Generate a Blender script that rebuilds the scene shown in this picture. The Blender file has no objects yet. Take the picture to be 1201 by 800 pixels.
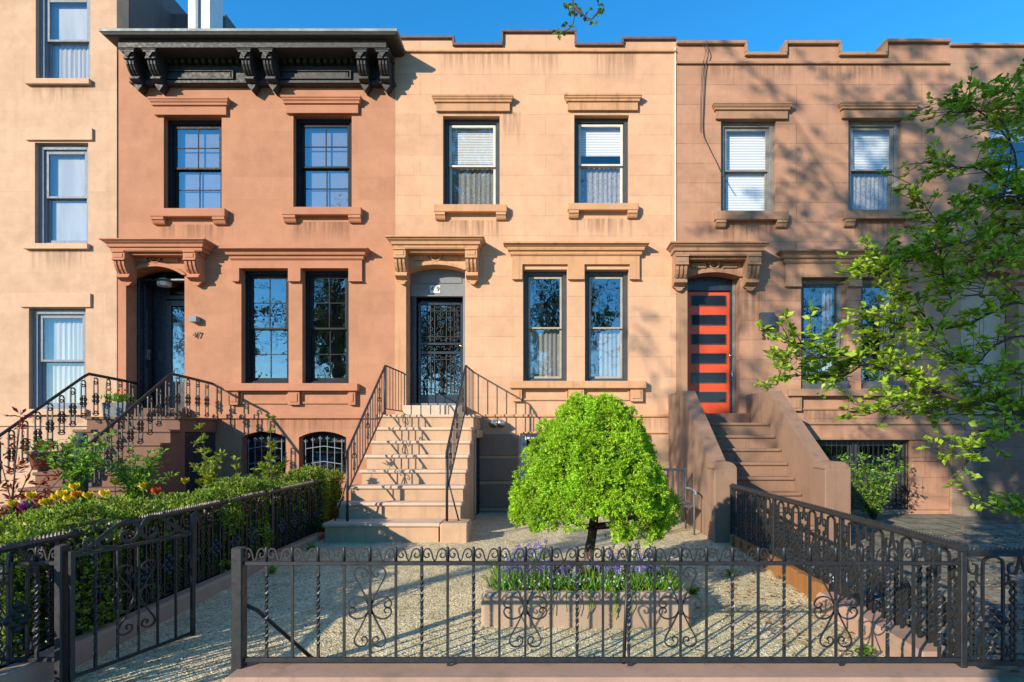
import bpy, math, random
import numpy as np
from mathutils import Vector, Matrix
R = math.radians
SC = bpy.context.scene
COL = SC.collection
F = 665.0; D = 10.4; H = 1.5; VX = 640.0; HZ = 508.0
def P(px, py, p=0.0):
    """photo pixel on the plane Y=-p -> (X, Z)"""
    s = F / (D - p)
    return (px - VX) / s, H + (HZ - py) / s
def PX(px, p=0.0): return P(px, 0, p)[0]
def PZ(py, p=0.0): return P(0, py, p)[1]

# ------------------------------------------------------------------ materials
def newmat(name):
    m = bpy.data.materials.new(name); m.use_nodes = True
    nt = m.node_tree; b = nt.nodes['Principled BSDF']
    return m, nt, b
def N(nt, t, **kw):
    n = nt.nodes.new(t)
    for k, v in kw.items():
        if k.startswith('i_'):
            key = k[2:]
            n.inputs[int(key) if key.isdigit() else key.replace('_', ' ')].default_value = v
        else: setattr(n, k, v)
    return n
def ramp(nt, fac, stops):
    r = nt.nodes.new('ShaderNodeValToRGB'); e = r.color_ramp.elements
    while len(e) < len(stops): e.new(0.5)
    for q, (p, c) in zip(e, stops):
        q.position = p; q.color = (c[0], c[1], c[2], 1) if not isinstance(c, (int, float)) else (c, c, c, 1)
    nt.links.new(fac, r.inputs[0]); return r.outputs[0]
def mixc(nt, a, b, fac, mode='MIX'):
    m = nt.nodes.new('ShaderNodeMix'); m.data_type = 'RGBA'; m.blend_type = mode
    for inp, v in ((6, a), (7, b), (0, fac)):
        if isinstance(v, bpy.types.NodeSocket): nt.links.new(v, m.inputs[inp])
        elif isinstance(v, (int, float)) and inp == 0: m.inputs[0].default_value = v
        else: m.inputs[inp].default_value = (v[0], v[1], v[2], 1) if not isinstance(v, (int, float)) else (v, v, v, 1)
    return m.outputs[2]
def coords(nt, scale=(1, 1, 1)):
    tc = nt.nodes.new('ShaderNodeTexCoord'); mp = nt.nodes.new('ShaderNodeMapping')
    mp.inputs['Scale'].default_value = scale
    nt.links.new(tc.outputs['Object'], mp.inputs[0]); return mp.outputs[0]
def noise(nt, vec, scale, detail=4, rough=.6):
    n = nt.nodes.new('ShaderNodeTexNoise'); n.inputs['Scale'].default_value = scale
    n.inputs['Detail'].default_value = detail; n.inputs['Roughness'].default_value = rough
    nt.links.new(vec, n.inputs['Vector']); return n.outputs[0]
def bump(nt, b, h, strength, dist, prev=None):
    n = nt.nodes.new('ShaderNodeBump'); n.inputs['Strength'].default_value = strength; n.inputs['Distance'].default_value = dist
    nt.links.new(h, n.inputs['Height'])
    if prev: nt.links.new(prev, n.inputs['Normal'])
    nt.links.new(n.outputs[0], b.inputs['Normal']); return n.outputs[0]

def stone(name, col, joints=0.0, streak=.35, grain=.25, dirt=.3, patch=None, rough=.85, row=.365, width=2.3, off=0.0, stains=()):
    m, nt, b = newmat(name)
    v = coords(nt)
    n1 = noise(nt, v, 1.1, 6, .62); n2 = noise(nt, v, 60, 3, .7); n3 = noise(nt, v, 5, 5, .65)
    c0 = tuple(c * .90 for c in col); c1 = tuple(min(1, c * 1.07) for c in col)
    base = ramp(nt, n1, [(.32, c0), (.52, col), (.72, c1)])
    base = mixc(nt, base, ramp(nt, n3, [(.3, .86), (.6, 1.04)]), .6, 'MULTIPLY')
    if patch:
        pn = noise(nt, coords(nt, (1, 1, 1.4)), .8, 5, .7)
        base = mixc(nt, base, patch, ramp(nt, pn, [(.55, 0.0), (.7, .55)]))
    vs = coords(nt, (9, 9, .45)); ns = noise(nt, vs, 1.0, 5, .6)
    base = mixc(nt, base, tuple(c * .45 for c in col), ramp(nt, ns, [(.55, 0.0), (.78, streak)]))
    if stains:
        sx0 = nt.nodes.new('ShaderNodeSeparateXYZ'); nt.links.new(v, sx0.inputs[0]); tot = None
        def mr(src, f0, f1, t0, t1):
            q = nt.nodes.new('ShaderNodeMapRange'); q.interpolation_type = 'SMOOTHSTEP'; nt.links.new(src, q.inputs[0])
            for ii, vv in zip((1, 2, 3, 4), (f0, f1, t0, t1)): q.inputs[ii].default_value = vv
            return q.outputs[0]
        def mth(op, p_, q_):
            q = nt.nodes.new('ShaderNodeMath'); q.operation = op
            for ii, vv in ((0, p_), (1, q_)):
                if isinstance(vv, bpy.types.NodeSocket): nt.links.new(vv, q.inputs[ii])
                else: q.inputs[ii].default_value = vv
            return q.outputs[0]
        for (sxc, hw, zt_, ln) in stains:
            dxm = mth('ABSOLUTE', mth('SUBTRACT', sx0.outputs[0], sxc), 0.0)
            m1 = mth('MULTIPLY', mr(dxm, hw * .7, hw, 1.0, 0.0), mth('MULTIPLY', mr(sx0.outputs[2], zt_ - ln, zt_, 0.0, 1.0), mr(sx0.outputs[2], zt_, zt_ + .02, 1.0, 0.0)))
            tot = m1 if tot is None else mth('MAXIMUM', tot, m1)
        sn = noise(nt, coords(nt, (14, 14, .7)), 1.0, 5, .65)
        base = mixc(nt, base, tuple(c * .42 for c in col), mth('MULTIPLY', tot, ramp(nt, sn, [(.40, 0.0), (.66, .95)])))
    nd = noise(nt, v, 2.3, 8, .75)
    base = mixc(nt, base, (.09, .07, .055), ramp(nt, nd, [(.58, 0.0), (.75, dirt)]))
    base = mixc(nt, base, ramp(nt, n2, [(.3, .8), (.7, 1.12)]), grain, 'MULTIPLY')
    hsrc = n2
    if joints:
        sx = nt.nodes.new('ShaderNodeSeparateXYZ'); cb = nt.nodes.new('ShaderNodeCombineXYZ')
        nt.links.new(v, sx.inputs[0]); nt.links.new(sx.outputs[0], cb.inputs[0])
        ad = N(nt, 'ShaderNodeMath', operation='ADD'); ad.inputs[1].default_value = off
        nt.links.new(sx.outputs[2], ad.inputs[0]); nt.links.new(ad.outputs[0], cb.inputs[1])
        br = nt.nodes.new('ShaderNodeTexBrick'); nt.links.new(cb.outputs[0], br.inputs['Vector'])
        br.inputs['Scale'].default_value = 1; br.inputs['Brick Width'].default_value = width
        br.inputs['Row Height'].default_value = row; br.inputs['Mortar Size'].default_value = .007
        br.inputs['Mortar Smooth'].default_value = .3
        br.inputs['Color1'].default_value = (1, 1, 1, 1); br.inputs['Color2'].default_value = (.85, .84, .83, 1); br.inputs['Mortar'].default_value = (1 - joints,) * 3 + (1,)
        wn = noise(nt, v, 3.0, 4, .6)
        base = mixc(nt, base, br.outputs[0], ramp(nt, wn, [(.35, .25), (.6, 1.0)]), 'MULTIPLY')
        nb = bump(nt, b, br.outputs[1], -.5 * joints, .006)
        bump(nt, b, n2, .25, .004, nb)
    else:
        nb = bump(nt, b, n3, .25, .01); bump(nt, b, n2, .25, .004, nb)
    nt.links.new(base, b.inputs['Base Color'])
    b.inputs['Roughness'].default_value = rough; b.inputs['Specular IOR Level'].default_value = .25
    return m
def paint(name, col, rough=.45, var=.15, metal=0.0, spec=.5, scale=8, bumps=.12, rust=0.0):
    m, nt, b = newmat(name); v = coords(nt)
    n = noise(nt, v, scale, 6, .65)
    c = ramp(nt, n, [(.3, tuple(x * (1 - var) for x in col)), (.7, tuple(min(1, x * (1 + var)) for x in col))])
    if rust:
        n5 = noise(nt, v, scale * 3, 8, .75)
        c = mixc(nt, c, (.16, .07, .03), ramp(nt, n5, [(.6, 0.0), (.72, rust)]))
    nt.links.new(c, b.inputs['Base Color'])
    nt.links.new(ramp(nt, noise(nt, v, scale * 2.5, 4), [(.3, rough * .75), (.7, min(1, rough * 1.3))]), b.inputs['Roughness'])
    b.inputs['Metallic'].default_value = metal; b.inputs['Specular IOR Level'].default_value = spec
    if bumps: bump(nt, b, noise(nt, v, 90, 4), bumps, .003)
    return m
def leafmat(name, cols, trans=.45, rough=.5, spec=.35):
    m, nt, b = newmat(name)
    g = nt.nodes.new('ShaderNodeNewGeometry')
    st = [(i / (len(cols) - 1) if len(cols) > 1 else 0, c) for i, c in enumerate(cols)]
    c = ramp(nt, g.outputs['Random Per Island'], st)
    v = coords(nt); c = mixc(nt, c, ramp(nt, noise(nt, v, 7.0, 3), [(.35, .55), (.65, 1.2)]), .7, 'MULTIPLY')
    nt.links.new(c, b.inputs['Base Color']); b.inputs['Roughness'].default_value = rough
    b.inputs['Specular IOR Level'].default_value = spec
    t = nt.nodes.new('ShaderNodeBsdfTranslucent'); ms = nt.nodes.new('ShaderNodeMixShader')
    tc = mixc(nt, c, (1.0, 1.0, .45), 1.0, 'MULTIPLY')
    nt.links.new(tc, t.inputs[0]); ms.inputs[0].default_value = trans
    nt.links.new(b.outputs[0], ms.inputs[1]); nt.links.new(t.outputs[0], ms.inputs[2])
    nt.links.new(ms.outputs[0], nt.nodes['Material Output'].inputs[0]); return m
def glassmat(name, refl=.28, tint=(.8, .86, .88)):
    m = bpy.data.materials.new(name); m.use_nodes = True; nt = m.node_tree
    nt.nodes.remove(nt.nodes['Principled BSDF'])
    t = nt.nodes.new('ShaderNodeBsdfTransparent'); t.inputs[0].default_value = tint + (1,)
    g = nt.nodes.new('ShaderNodeBsdfGlossy'); g.inputs['Roughness'].default_value = .01; g.inputs[0].default_value = (.95, .97, 1, 1)
    v = coords(nt); bn = nt.nodes.new('ShaderNodeBump'); bn.inputs['Strength'].default_value = .12; bn.inputs['Distance'].default_value = .02
    nt.links.new(noise(nt, v, 2.6, 2), bn.inputs['Height']); nt.links.new(bn.outputs[0], g.inputs['Normal'])
    fr = nt.nodes.new('ShaderNodeLayerWeight'); fr.inputs[0].default_value = .5
    pw = N(nt, 'ShaderNodeMath', operation='POWER'); pw.inputs[1].default_value = 4.0; nt.links.new(fr.outputs['Facing'], pw.inputs[0])
    ad = N(nt, 'ShaderNodeMath', operation='ADD', use_clamp=True); ad.inputs[1].default_value = refl
    nt.links.new(pw.outputs[0], ad.inputs[0])
    ms = nt.nodes.new('ShaderNodeMixShader'); nt.links.new(ad.outputs[0], ms.inputs[0])
    nt.links.new(t.outputs[0], ms.inputs[1]); nt.links.new(g.outputs[0], ms.inputs[2])
    nt.links.new(ms.outputs[0], nt.nodes['Material Output'].inputs[0]); return m
def fabric(name, col, trans=.35, fold=26, lace=0.0):
    m, nt, b = newmat(name); v = coords(nt, (fold, fold, .6))
    n = noise(nt, v, 1.0, 3, .5)
    c = ramp(nt, n, [(.35, tuple(x * .72 for x in col)), (.65, col)])
    if lace:
        n9 = noise(nt, coords(nt, (70, 70, 22)), 1, 4, .7)
        c = mixc(nt, c, (.12, .13, .14), ramp(nt, n9, [(.45, 0.0), (.62, lace)]))
    nt.links.new(c, b.inputs['Base Color']); b.inputs['Roughness'].default_value = .9
    bump(nt, b, n, .5, .03)
    t = nt.nodes.new('ShaderNodeBsdfTranslucent'); nt.links.new(c, t.inputs[0]); ms = nt.nodes.new('ShaderNodeMixShader'); ms.inputs[0].default_value = trans
    nt.links.new(b.outputs[0], ms.inputs[1]); nt.links.new(t.outputs[0], ms.inputs[2]); nt.links.new(ms.outputs[0], nt.nodes['Material Output'].inputs[0]); return m

M = {}
def stx(px, hw, py, ln): x, z = P(px, py); return (x, hw / 64, z, ln)
ST49 = [stx(552, 42, 259, .55), stx(707, 40, 257, .5), stx(560, 48, 61, .5), stx(720, 30, 61, .7), stx(492, 30, 333, 1.6), stx(676, 80, 508, .9), stx(750, 34, 490, .5), stx(640, 20, 61, .6), stx(600, 12, 132, .8)]
ST51 = [stx(879, 42, 262, .5), stx(1030, 42, 259, .5), stx(905, 30, 75, .5), stx(1000, 50, 75, .45), stx(846, 30, 75, .4), stx(800, 12, 340, 1.8), stx(1075, 40, 516, 1.0), stx(1000, 70, 482, .35), stx(880, 22, 341, 1.2)]
ST47 = [stx(224, 42, 264, .45), stx(379, 42, 261, .45), stx(300, 120, 490, .5)]
ST45 = [stx(72, 36, 101, .4), stx(70, 36, 294, .5), stx(66, 36, 487, .5)]
M['st45'] = stone('tan_stucco', (.60, .385, .25), joints=.16, streak=.18, dirt=.05, row=.37, stains=ST45)
M['tr45'] = stone('tan_trim', (.60, .385, .25), streak=.1, dirt=.1)
M['st47'] = stone('salmon_brownstone', (.475, .225, .13), joints=.14, streak=.10, dirt=.05, row=.42, off=.1, patch=(.56, .27, .16), stains=ST47)
M['tr47'] = stone('salmon_trim', (.46, .20, .115), streak=.12, dirt=.06)
M['st49'] = stone('ochre_brownstone', (.64, .375, .23), joints=.3, streak=.18, dirt=.06, patch=(.70, .40, .22), row=.37, off=.06, stains=ST49)
M['tr49'] = stone('ochre_trim', (.55, .30, .16), streak=.75, dirt=.4)
M['st51'] = stone('rose_brownstone', (.445, .24, .15), joints=.5, streak=.35, dirt=.22, row=.36, off=.03, patch=(.58, .33, .21), stains=ST51)
M['tr51'] = stone('rose_trim', (.37, .21, .125), streak=.8, dirt=.45)
M['st53'] = stone('brown_facade', (.42, .245, .16), joints=.3, streak=.35, dirt=.35, row=.36)
M['block'] = stone('grey_block', (.27, .215, .175), joints=.4, streak=.4, dirt=.4, row=.21, width=.42)
M['step49'] = stone('stoop_stone', (.52, .335, .21), streak=.45, dirt=.45)
M['step47'] = stone('dark_stoop_stone', (.20, .11, .075), streak=.4, dirt=.3)
M['step51'] = stone('rose_stoop_stone', (.27, .165, .11), streak=.75, dirt=.5)
M['kerb'] = stone('kerb_stone', (.42, .265, .19), streak=.3, dirt=.6, patch=(.17, .13, .07))
M['planter'] = stone('planter_stone', (.37, .27, .195), streak=.45, dirt=.6, patch=(.26, .19, .09))
M['iron'] = paint('black_iron', (.014, .015, .016), rough=.5, var=.4, spec=.6, scale=12, bumps=.25)
M['iron2'] = paint('grey_iron', (.016, .017, .019), rough=.5, var=.35, spec=.55, scale=12, bumps=.25, rust=.12)
M['irong'] = paint('weathered_iron', (.055, .057, .06), rough=.5, var=.4, scale=16, bumps=.3, rust=.3)
M['cornice'] = paint('black_cornice', (.030, .030, .030), rough=.6, var=.35, scale=7, bumps=.4)
M['copper'] = paint('weathered_copper_edge', (.22, .26, .24), rough=.6, var=.35, scale=3)
M['coping'] = paint('dark_coping', (.13, .085, .09), rough=.7, var=.25)
M['roof'] = paint('roof_felt', (.12, .12, .12), rough=.9)
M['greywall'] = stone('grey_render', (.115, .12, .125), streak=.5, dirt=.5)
M['white'] = paint('white_paint', (.58, .58, .57), rough=.5, var=.08)
M['offwhite'] = paint('beige_paint', (.62, .58, .50), rough=.5, var=.1)
M['greyframe'] = paint('pale_grey_paint', (.22, .25, .29), rough=.6, var=.1, spec=.2, bumps=0)
M['blackframe'] = paint('black_window_paint', (.016, .018, .022), rough=.5, var=.2, spec=.15, bumps=0)
M['sash49'] = paint('weathered_beige_sash', (.36, .33, .27), rough=.6, var=.15, spec=.2)
M['base'] = stone('shadowed_base_stone', (.30, .17, .115), streak=.4, dirt=.3)  # darker brown: the stoop's shadow put into the basement blocks' colour
M['darkframe'] = paint('dark_grey_paint', (.05, .055, .06), rough=.4, var=.2)
M['bronzeframe'] = paint('grey_brown_paint', (.20, .19, .17), rough=.5, var=.25)
M['slate'] = paint('slate_blue_paint', (.18, .19, .205), rough=.45, var=.12)
M['navy'] = paint('dark_navy_paint', (.02, .028, .045), rough=.3, var=.2)
M['red'] = paint('red_door_paint', (.62, .072, .020), rough=.35, var=.06, bumps=.03)
M['dkglass'] = paint('dark_glass', (.012, .014, .018), rough=.08, var=.1, spec=.35, bumps=0)
M['tandoor'] = paint('tan_door_paint', (.50, .37, .27), rough=.5, var=.1)
M['chrome'] = paint('brushed_metal', (.7, .7, .7), rough=.25, metal=1, var=.05, bumps=0)
M['brass'] = paint('brass', (.8, .6, .25), rough=.25, metal=1, var=.05, bumps=0)
M['plate'] = paint('white_number_plate', (.8, .8, .78), rough=.4, var=.03)
M['ink'] = paint('black_number_paint', (.02, .02, .02), rough=.5, var=.03, bumps=0)
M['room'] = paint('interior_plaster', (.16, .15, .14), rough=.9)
M['woodfloor'] = paint('interior_floor', (.12, .08, .05), rough=.5)
M['glass'] = glassmat('window_glass', .22, (.93, .95, .95))
M['glassup'] = glassmat('upper_window_glass', .13, (.95, .96, .96))
M['glassdark'] = glassmat('dark_window_glass', .22, (.5, .55, .6))
M['curtain'] = fabric('white_curtain', (.78, .77, .74))
M['lace'] = fabric('lace_curtain', (.66, .66, .65), lace=.75, fold=40)
M['sheer'] = fabric('grey_sheer', (.50, .50, .49), fold=14)
M['shade'] = paint('slate_roller_shade', (.17, .19, .24), rough=.9, var=.06, bumps=0)
M['wshade'] = fabric('white_roller_shade', (.84, .85, .84), fold=3)
M['tread49'] = stone('pale_tread', (.60, .44, .32), streak=.2, dirt=.5)  # treads paler than the stoop's riser stone
M['blind'] = None
m, nt, b = newmat('white_blind'); v = coords(nt, (1, 1, 1)); w = N(nt, 'ShaderNodeTexWave', wave_type='BANDS', bands_direction='Z')
w.inputs['Scale'].default_value = 6.5; nt.links.new(v, w.inputs[0])
nt.links.new(ramp(nt, w.outputs[0], [(.0, (.45, .46, .48)), (.3, (.88, .88, .86))]), b.inputs['Base Color']); bump(nt, b, w.outputs[0], .6, .01); M['blind'] = m
M['bark'] = stone('bark', (.075, .058, .045), streak=.5, dirt=.3, grain=.8)
M['barkd'] = stone('topiary_bark', (.10, .065, .04), streak=.5, dirt=.3, grain=.8)
M['soil'] = stone('garden_soil', (.055, .038, .026), streak=0, dirt=.3, grain=.8)
M['terracotta'] = paint('terracotta', (.35, .13, .07), rough=.8)
M['pot'] = paint('grey_planter_box', (.10, .11, .115), rough=.6, rust=.1)
M['rustwood'] = stone('rusty_edging', (.28, .13, .045), streak=.8, dirt=.5)
M['bluepost'] = paint('blue_grey_post', (.045, .065, .09), rough=.4)
M['lamp'] = paint('opal_lamp_glass', (.85, .85, .82), rough=.3, var=.02, bumps=0)
M['cable'] = paint('cable_rubber', (.04, .04, .04), rough=.6)
M['ac'] = paint('ac_plastic', (.70, .72, .74), rough=.4, var=.05)
M['ltopiary'] = leafmat('topiary_needles', [(.16, .32, .02), (.34, .58, .025), (.52, .80, .04), (.70, .92, .09)], trans=.45)
M['lhedge'] = leafmat('boxwood_leaf', [(.06, .12, .015), (.18, .29, .03), (.34, .46, .05), (.50, .58, .09)], trans=.4, spec=.3)
M['ldog'] = leafmat('dogwood_leaf', [(.13, .24, .02), (.26, .42, .03), (.44, .60, .04), (.60, .72, .12)], trans=.5)
M['lstreet'] = leafmat('street_tree_leaf', [(.09, .16, .02), (.14, .23, .03)], trans=.4)
M['lpark'] = leafmat('park_tree_leaf', [(.07, .12, .02), (.13, .19, .03), (.22, .26, .04)], trans=.35)
M['lrose'] = leafmat('rose_leaf', [(.12, .28, .03), (.22, .42, .05), (.36, .56, .09)], trans=.4)
M['lshoot'] = leafmat('shoot_leaf', [(.20, .30, .03), (.32, .42, .05), (.42, .46, .08)], trans=.45)
M['lred'] = leafmat('maple_leaf', [(.18, .012, .01), (.30, .03, .02), (.40, .07, .03)], trans=.4)
M['lblade'] = leafmat('bulb_leaf', [(.07, .20, .02), (.14, .34, .03), (.30, .46, .06)], trans=.4)
M['lplant'] = leafmat('border_leaf', [(.05, .10, .02), (.10, .18, .03), (.16, .22, .04)], trans=.3)
M['violet'] = leafmat('violet_petal', [(.16, .12, .50), (.28, .22, .70), (.45, .40, .85)], trans=.3)
M['palepetal'] = leafmat('pale_petal', [(.55, .55, .80), (.75, .75, .80)], trans=.3)
M['yellow'] = leafmat('yellow_petal', [(.85, .60, .02), (.95, .75, .05)], trans=.3)
M['orange'] = leafmat('orange_petal', [(.85, .22, .02), (.90, .38, .04)], trans=.3)
M['redpetal'] = leafmat('red_petal', [(.75, .05, .02), (.85, .12, .03)], trans=.3)
M['purple'] = leafmat('purple_petal', [(.28, .03, .28), (.38, .06, .36)], trans=.3)
M['pinkpetal'] = leafmat('pink_petal', [(.8, .3, .35), (.85, .45, .45)], trans=.3)
M['litter'] = leafmat('fallen_leaf', [(.16, .07, .03), (.35, .12, .03), (.42, .22, .08), (.45, .36, .22)], trans=.2)
M['bag'] = paint('white_blue_plastic', (.6, .65, .75), rough=.3)
M['bagb'] = paint('blue_plastic', (.05, .2, .5), rough=.3)
# gravel
m, nt, b = newmat('pea_gravel'); v = coords(nt)
vo = N(nt, 'ShaderNodeTexVoronoi', feature='F1'); vo.inputs['Scale'].default_value = 75; nt.links.new(v, vo.inputs[0])
c = ramp(nt, vo.outputs['Color'], [(.1, (.34, .26, .13)), (.4, (.68, .55, .29)), (.7, (.86, .74, .44)), (.95, (.9, .85, .68))])
vd = ramp(nt, vo.outputs['Distance'], [(.3, 1.0), (.8, .5)])
c = mixc(nt, c, vd, .6, 'MULTIPLY')
c = mixc(nt, c, ramp(nt, noise(nt, v, 1.6, 6, .65), [(.3, .75), (.65, 1.1)]), .9, 'MULTIPLY')
c = mixc(nt, c, (.24, .21, .09), ramp(nt, noise(nt, v, 2.9, 7, .7), [(.52, 0.0), (.70, .7)]))
nt.links.new(c, b.inputs['Base Color']); b.inputs['Roughness'].default_value = .8
inv = ramp(nt, vo.outputs['Distance'], [(0, 1.0), (.8, 0.0)]); nb = bump(nt, b, inv, .6, .008)
bump(nt, b, noise(nt, v, 9, 3), .5, .03, nb); M['gravel'] = m
m, nt, b = newmat('concrete_pavement'); v = coords(nt)
br = N(nt, 'ShaderNodeTexBrick', offset=0.0); br.inputs['Scale'].default_value = 1; br.inputs['Brick Width'].default_value = 1.5; br.inputs['Row Height'].default_value = 1.5
br.inputs['Mortar Size'].default_value = .008; br.inputs['Color1'].default_value = (.30, .29, .27, 1); br.inputs['Color2'].default_value = (.26, .25, .24, 1); br.inputs['Mortar'].default_value = (.1, .1, .09, 1)
nt.links.new(v, br.inputs[0]); nt.links.new(mixc(nt, br.outputs[0], ramp(nt, noise(nt, v, 4, 8, .7), [(.3, .65), (.7, 1.15)]), .8, 'MULTIPLY'), b.inputs['Base Color'])
b.inputs['Roughness'].default_value = .9; M['pave'] = m
M['asphalt'] = stone('asphalt', (.05, .05, .052), streak=0, dirt=.3, grain=.8)
M['lawn'] = stone('lawn', (.10, .15, .035), streak=0, dirt=.3, grain=.9)
m, nt, b = newmat('flagstone'); v = coords(nt)
br = N(nt, 'ShaderNodeTexBrick'); br.inputs['Scale'].default_value = 1; br.inputs['Brick Width'].default_value = .8; br.inputs['Row Height'].default_value = .55; br.inputs['Mortar Size'].default_value = .02
br.inputs['Color1'].default_value = (.27, .24, .17, 1); br.inputs['Color2'].default_value = (.20, .18, .13, 1); br.inputs['Mortar'].default_value = (.06, .055, .03, 1); nt.links.new(v, br.inputs[0])
c = mixc(nt, br.outputs[0], ramp(nt, noise(nt, v, 5, 8, .75), [(.3, .4), (.7, 1.25)]), .9, 'MULTIPLY')
c = mixc(nt, c, (.08, .09, .03), ramp(nt, noise(nt, v, 1.7, 6, .7), [(.5, 0.0), (.7, .7)]))
nt.links.new(c, b.inputs['Base Color']); b.inputs['Roughness'].default_value = .9; bump(nt, b, noise(nt, v, 14, 6), .5, .03); M['flag'] = m

# ------------------------------------------------------------------ mesh builder
class MB:
    def __init__(self): self.v = []; self.f = []; self.sm = []
    def add(self, vs, fs, smooth=False):
        o = len(self.v); self.v.extend(vs)
        for f in fs: self.f.append(tuple(i + o for i in f)); self.sm.append(smooth)
    def box(self, x0, x1, y0, y1, z0, z1, bev=0.0):
        if x0 > x1: x0, x1 = x1, x0
        if y0 > y1: y0, y1 = y1, y0
        if z0 > z1: z0, z1 = z1, z0
        if bev <= 0 or min(x1 - x0, y1 - y0, z1 - z0) < 2.5 * bev:
            self.add([(x0, y0, z0), (x1, y0, z0), (x1, y1, z0), (x0, y1, z0), (x0, y0, z1), (x1, y0, z1), (x1, y1, z1), (x0, y1, z1)],
                     [(0, 3, 2, 1), (4, 5, 6, 7), (0, 1, 5, 4), (1, 2, 6, 5), (2, 3, 7, 6), (3, 0, 4, 7)]); return
        c = bev; X = (x0, x1); Y = (y0, y1); Z = (z0, z1); vs = []; idx = {}
        for i in (0, 1):
            for j in (0, 1):
                for k in (0, 1):
                    sx, sy, sz = (1, -1)[i], (1, -1)[j], (1, -1)[k]
                    for a in range(3):
                        p = [X[i] + sx * c, Y[j] + sy * c, Z[k] + sz * c]; p[a] = (X[i], Y[j], Z[k])[a]
                        idx[(i, j, k, a)] = len(vs); vs.append(tuple(p))
        fs = []
        q = lambda *t: fs.append(t)
        for a in range(3):
            b1, b2 = [t for t in range(3) if t != a]
            for s in (0, 1):
                r = []
                for (u, w) in ((0, 0), (1, 0), (1, 1), (0, 1)):
                    t = [0, 0, 0]; t[a] = s; t[b1] = u; t[b2] = w; r.append(idx[(*t, a)])
                q(*r)
            for u in (0, 1):
                for w in (0, 1):
                    t0 = [0, 0, 0]; t0[a] = 0; t0[b1] = u; t0[b2] = w; t1 = list(t0); t1[a] = 1
                    q(idx[(*t0, b1)], idx[(*t1, b1)], idx[(*t1, b2)], idx[(*t0, b2)])
        for i in (0, 1):
            for j in (0, 1):
                for k in (0, 1): q(idx[(i, j, k, 0)], idx[(i, j, k, 1)], idx[(i, j, k, 2)])
        self.add(vs, fs)
    def prism(self, poly, a0, a1, axis='x', smooth=False):
        """poly: 2D points; axis 'x': (y,z) extruded along x; 'y': (x,z) along y; 'z': (x,y) along z"""
        n = len(poly); vs = []
        for a in (a0, a1):
            for (u, w) in poly:
                vs.append((a, u, w) if axis == 'x' else (u, a, w) if axis == 'y' else (u, w, a))
        fs = [tuple(range(n)), tuple(range(2 * n - 1, n - 1, -1))]
        self.add(vs, fs)
        self.add(vs, [(i, (i + 1) % n, n + (i + 1) % n, n + i) for i in range(n)], smooth)
    def loft(self, x0, x1, prof, yw=0.0, flare=1.0):
        """rectangular rings: prof list of (p, z) bottom->top; returns mitred at both ends; base x0..x1 where p==prof[0][0]"""
        p0 = min(p for p, z in prof); vs = []; fs = []
        for (p, z) in prof:
            e = (p - p0) * flare
            vs += [(x0 - e, yw - p, z), (x1 + e, yw - p, z), (x1 + e, yw, z), (x0 - e, yw, z)]
        for i in range(len(prof) - 1):
            a = 4 * i; b_ = a + 4
            for k in range(3 if True else 4):
                kk = (0, 1), (1, 2), (3, 0)
                u, w = kk[k]; fs.append((a + u, a + w, b_ + w, b_ + u))
            fs.append((a + 2, a + 3, b_ + 3, b_ + 2))
        fs.append((3, 2, 1, 0)); a = 4 * (len(prof) - 1); fs.append((a, a + 1, a + 2, a + 3))
        self.add(vs, fs)
    def tube(self, pts, r, n=5, cap=True, smooth=True, closed=False, flat=None):
        pts = [Vector(p) for p in pts]; k = len(pts)
        if k < 2: return
        rs = r if isinstance(r, (list, tuple)) else [r] * k
        vs = []; fs = []
        t0 = (pts[1] - pts[0]).normalized()
        up = Vector((0, 0, 1)) if abs(t0.z) < .9 else Vector((1, 0, 0))
        u = t0.cross(up).normalized(); prev = t0
        for i in range(k):
            if closed: t = (pts[(i + 1) % k] - pts[i - 1])
            else: t = pts[min(i + 1, k - 1)] - pts[max(i - 1, 0)]
            t = t.normalized() if t.length > 1e-9 else prev
            ax = prev.cross(t)
            if ax.length > 1e-7:
                u = Matrix.Rotation(prev.angle(t), 3, ax.normalized()) @ u
            prev = t; w = t.cross(u).normalized(); u = w.cross(t).normalized()
            for j in range(n):
                a = 2 * math.pi * (j + .5) / n
                ru, rw = (rs[i], rs[i]) if flat is None else (rs[i] * flat[0], rs[i] * flat[1])
                vs.append(tuple(pts[i] + u * (math.cos(a) * ru) + w * (math.sin(a) * rw)))
        m_ = k if closed else k - 1
        for i in range(m_):
            a = i * n; b_ = ((i + 1) % k) * n
            for j in range(n): fs.append((a + j, a + (j + 1) % n, b_ + (j + 1) % n, b_ + j))
        if cap and not closed: fs.append(tuple(range(n - 1, -1, -1))); fs.append(tuple((k - 1) * n + j for j in range(n)))
        self.add(vs, fs, smooth and n > 4)
    def lathe(self, prof, cx=0, cy=0, n=16, smooth=True, fn=None):
        vs = []; fs = []; k = len(prof)
        for (r_, z) in prof:
            for j in range(n):
                a = 2 * math.pi * j / n; rr = r_ * (fn(a, z) if fn else 1)
                vs.append((cx + rr * math.cos(a), cy + rr * math.sin(a), z))
        for i in range(k - 1):
            for j in range(n): fs.append((i * n + j, i * n + (j + 1) % n, (i + 1) * n + (j + 1) % n, (i + 1) * n + j))
        fs.append(tuple(range(n - 1, -1, -1))); fs.append(tuple((k - 1) * n + j for j in range(n)))
        self.add(vs, fs, smooth)
    def rot(self, ang, about=(0, 0, 0)):
        m_ = Matrix.Translation(about) @ Matrix.Rotation(ang, 4, 'Z') @ Matrix.Translation([-c for c in about])
        self.v = [tuple(m_ @ Vector(p)) for p in self.v]; return self
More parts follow.
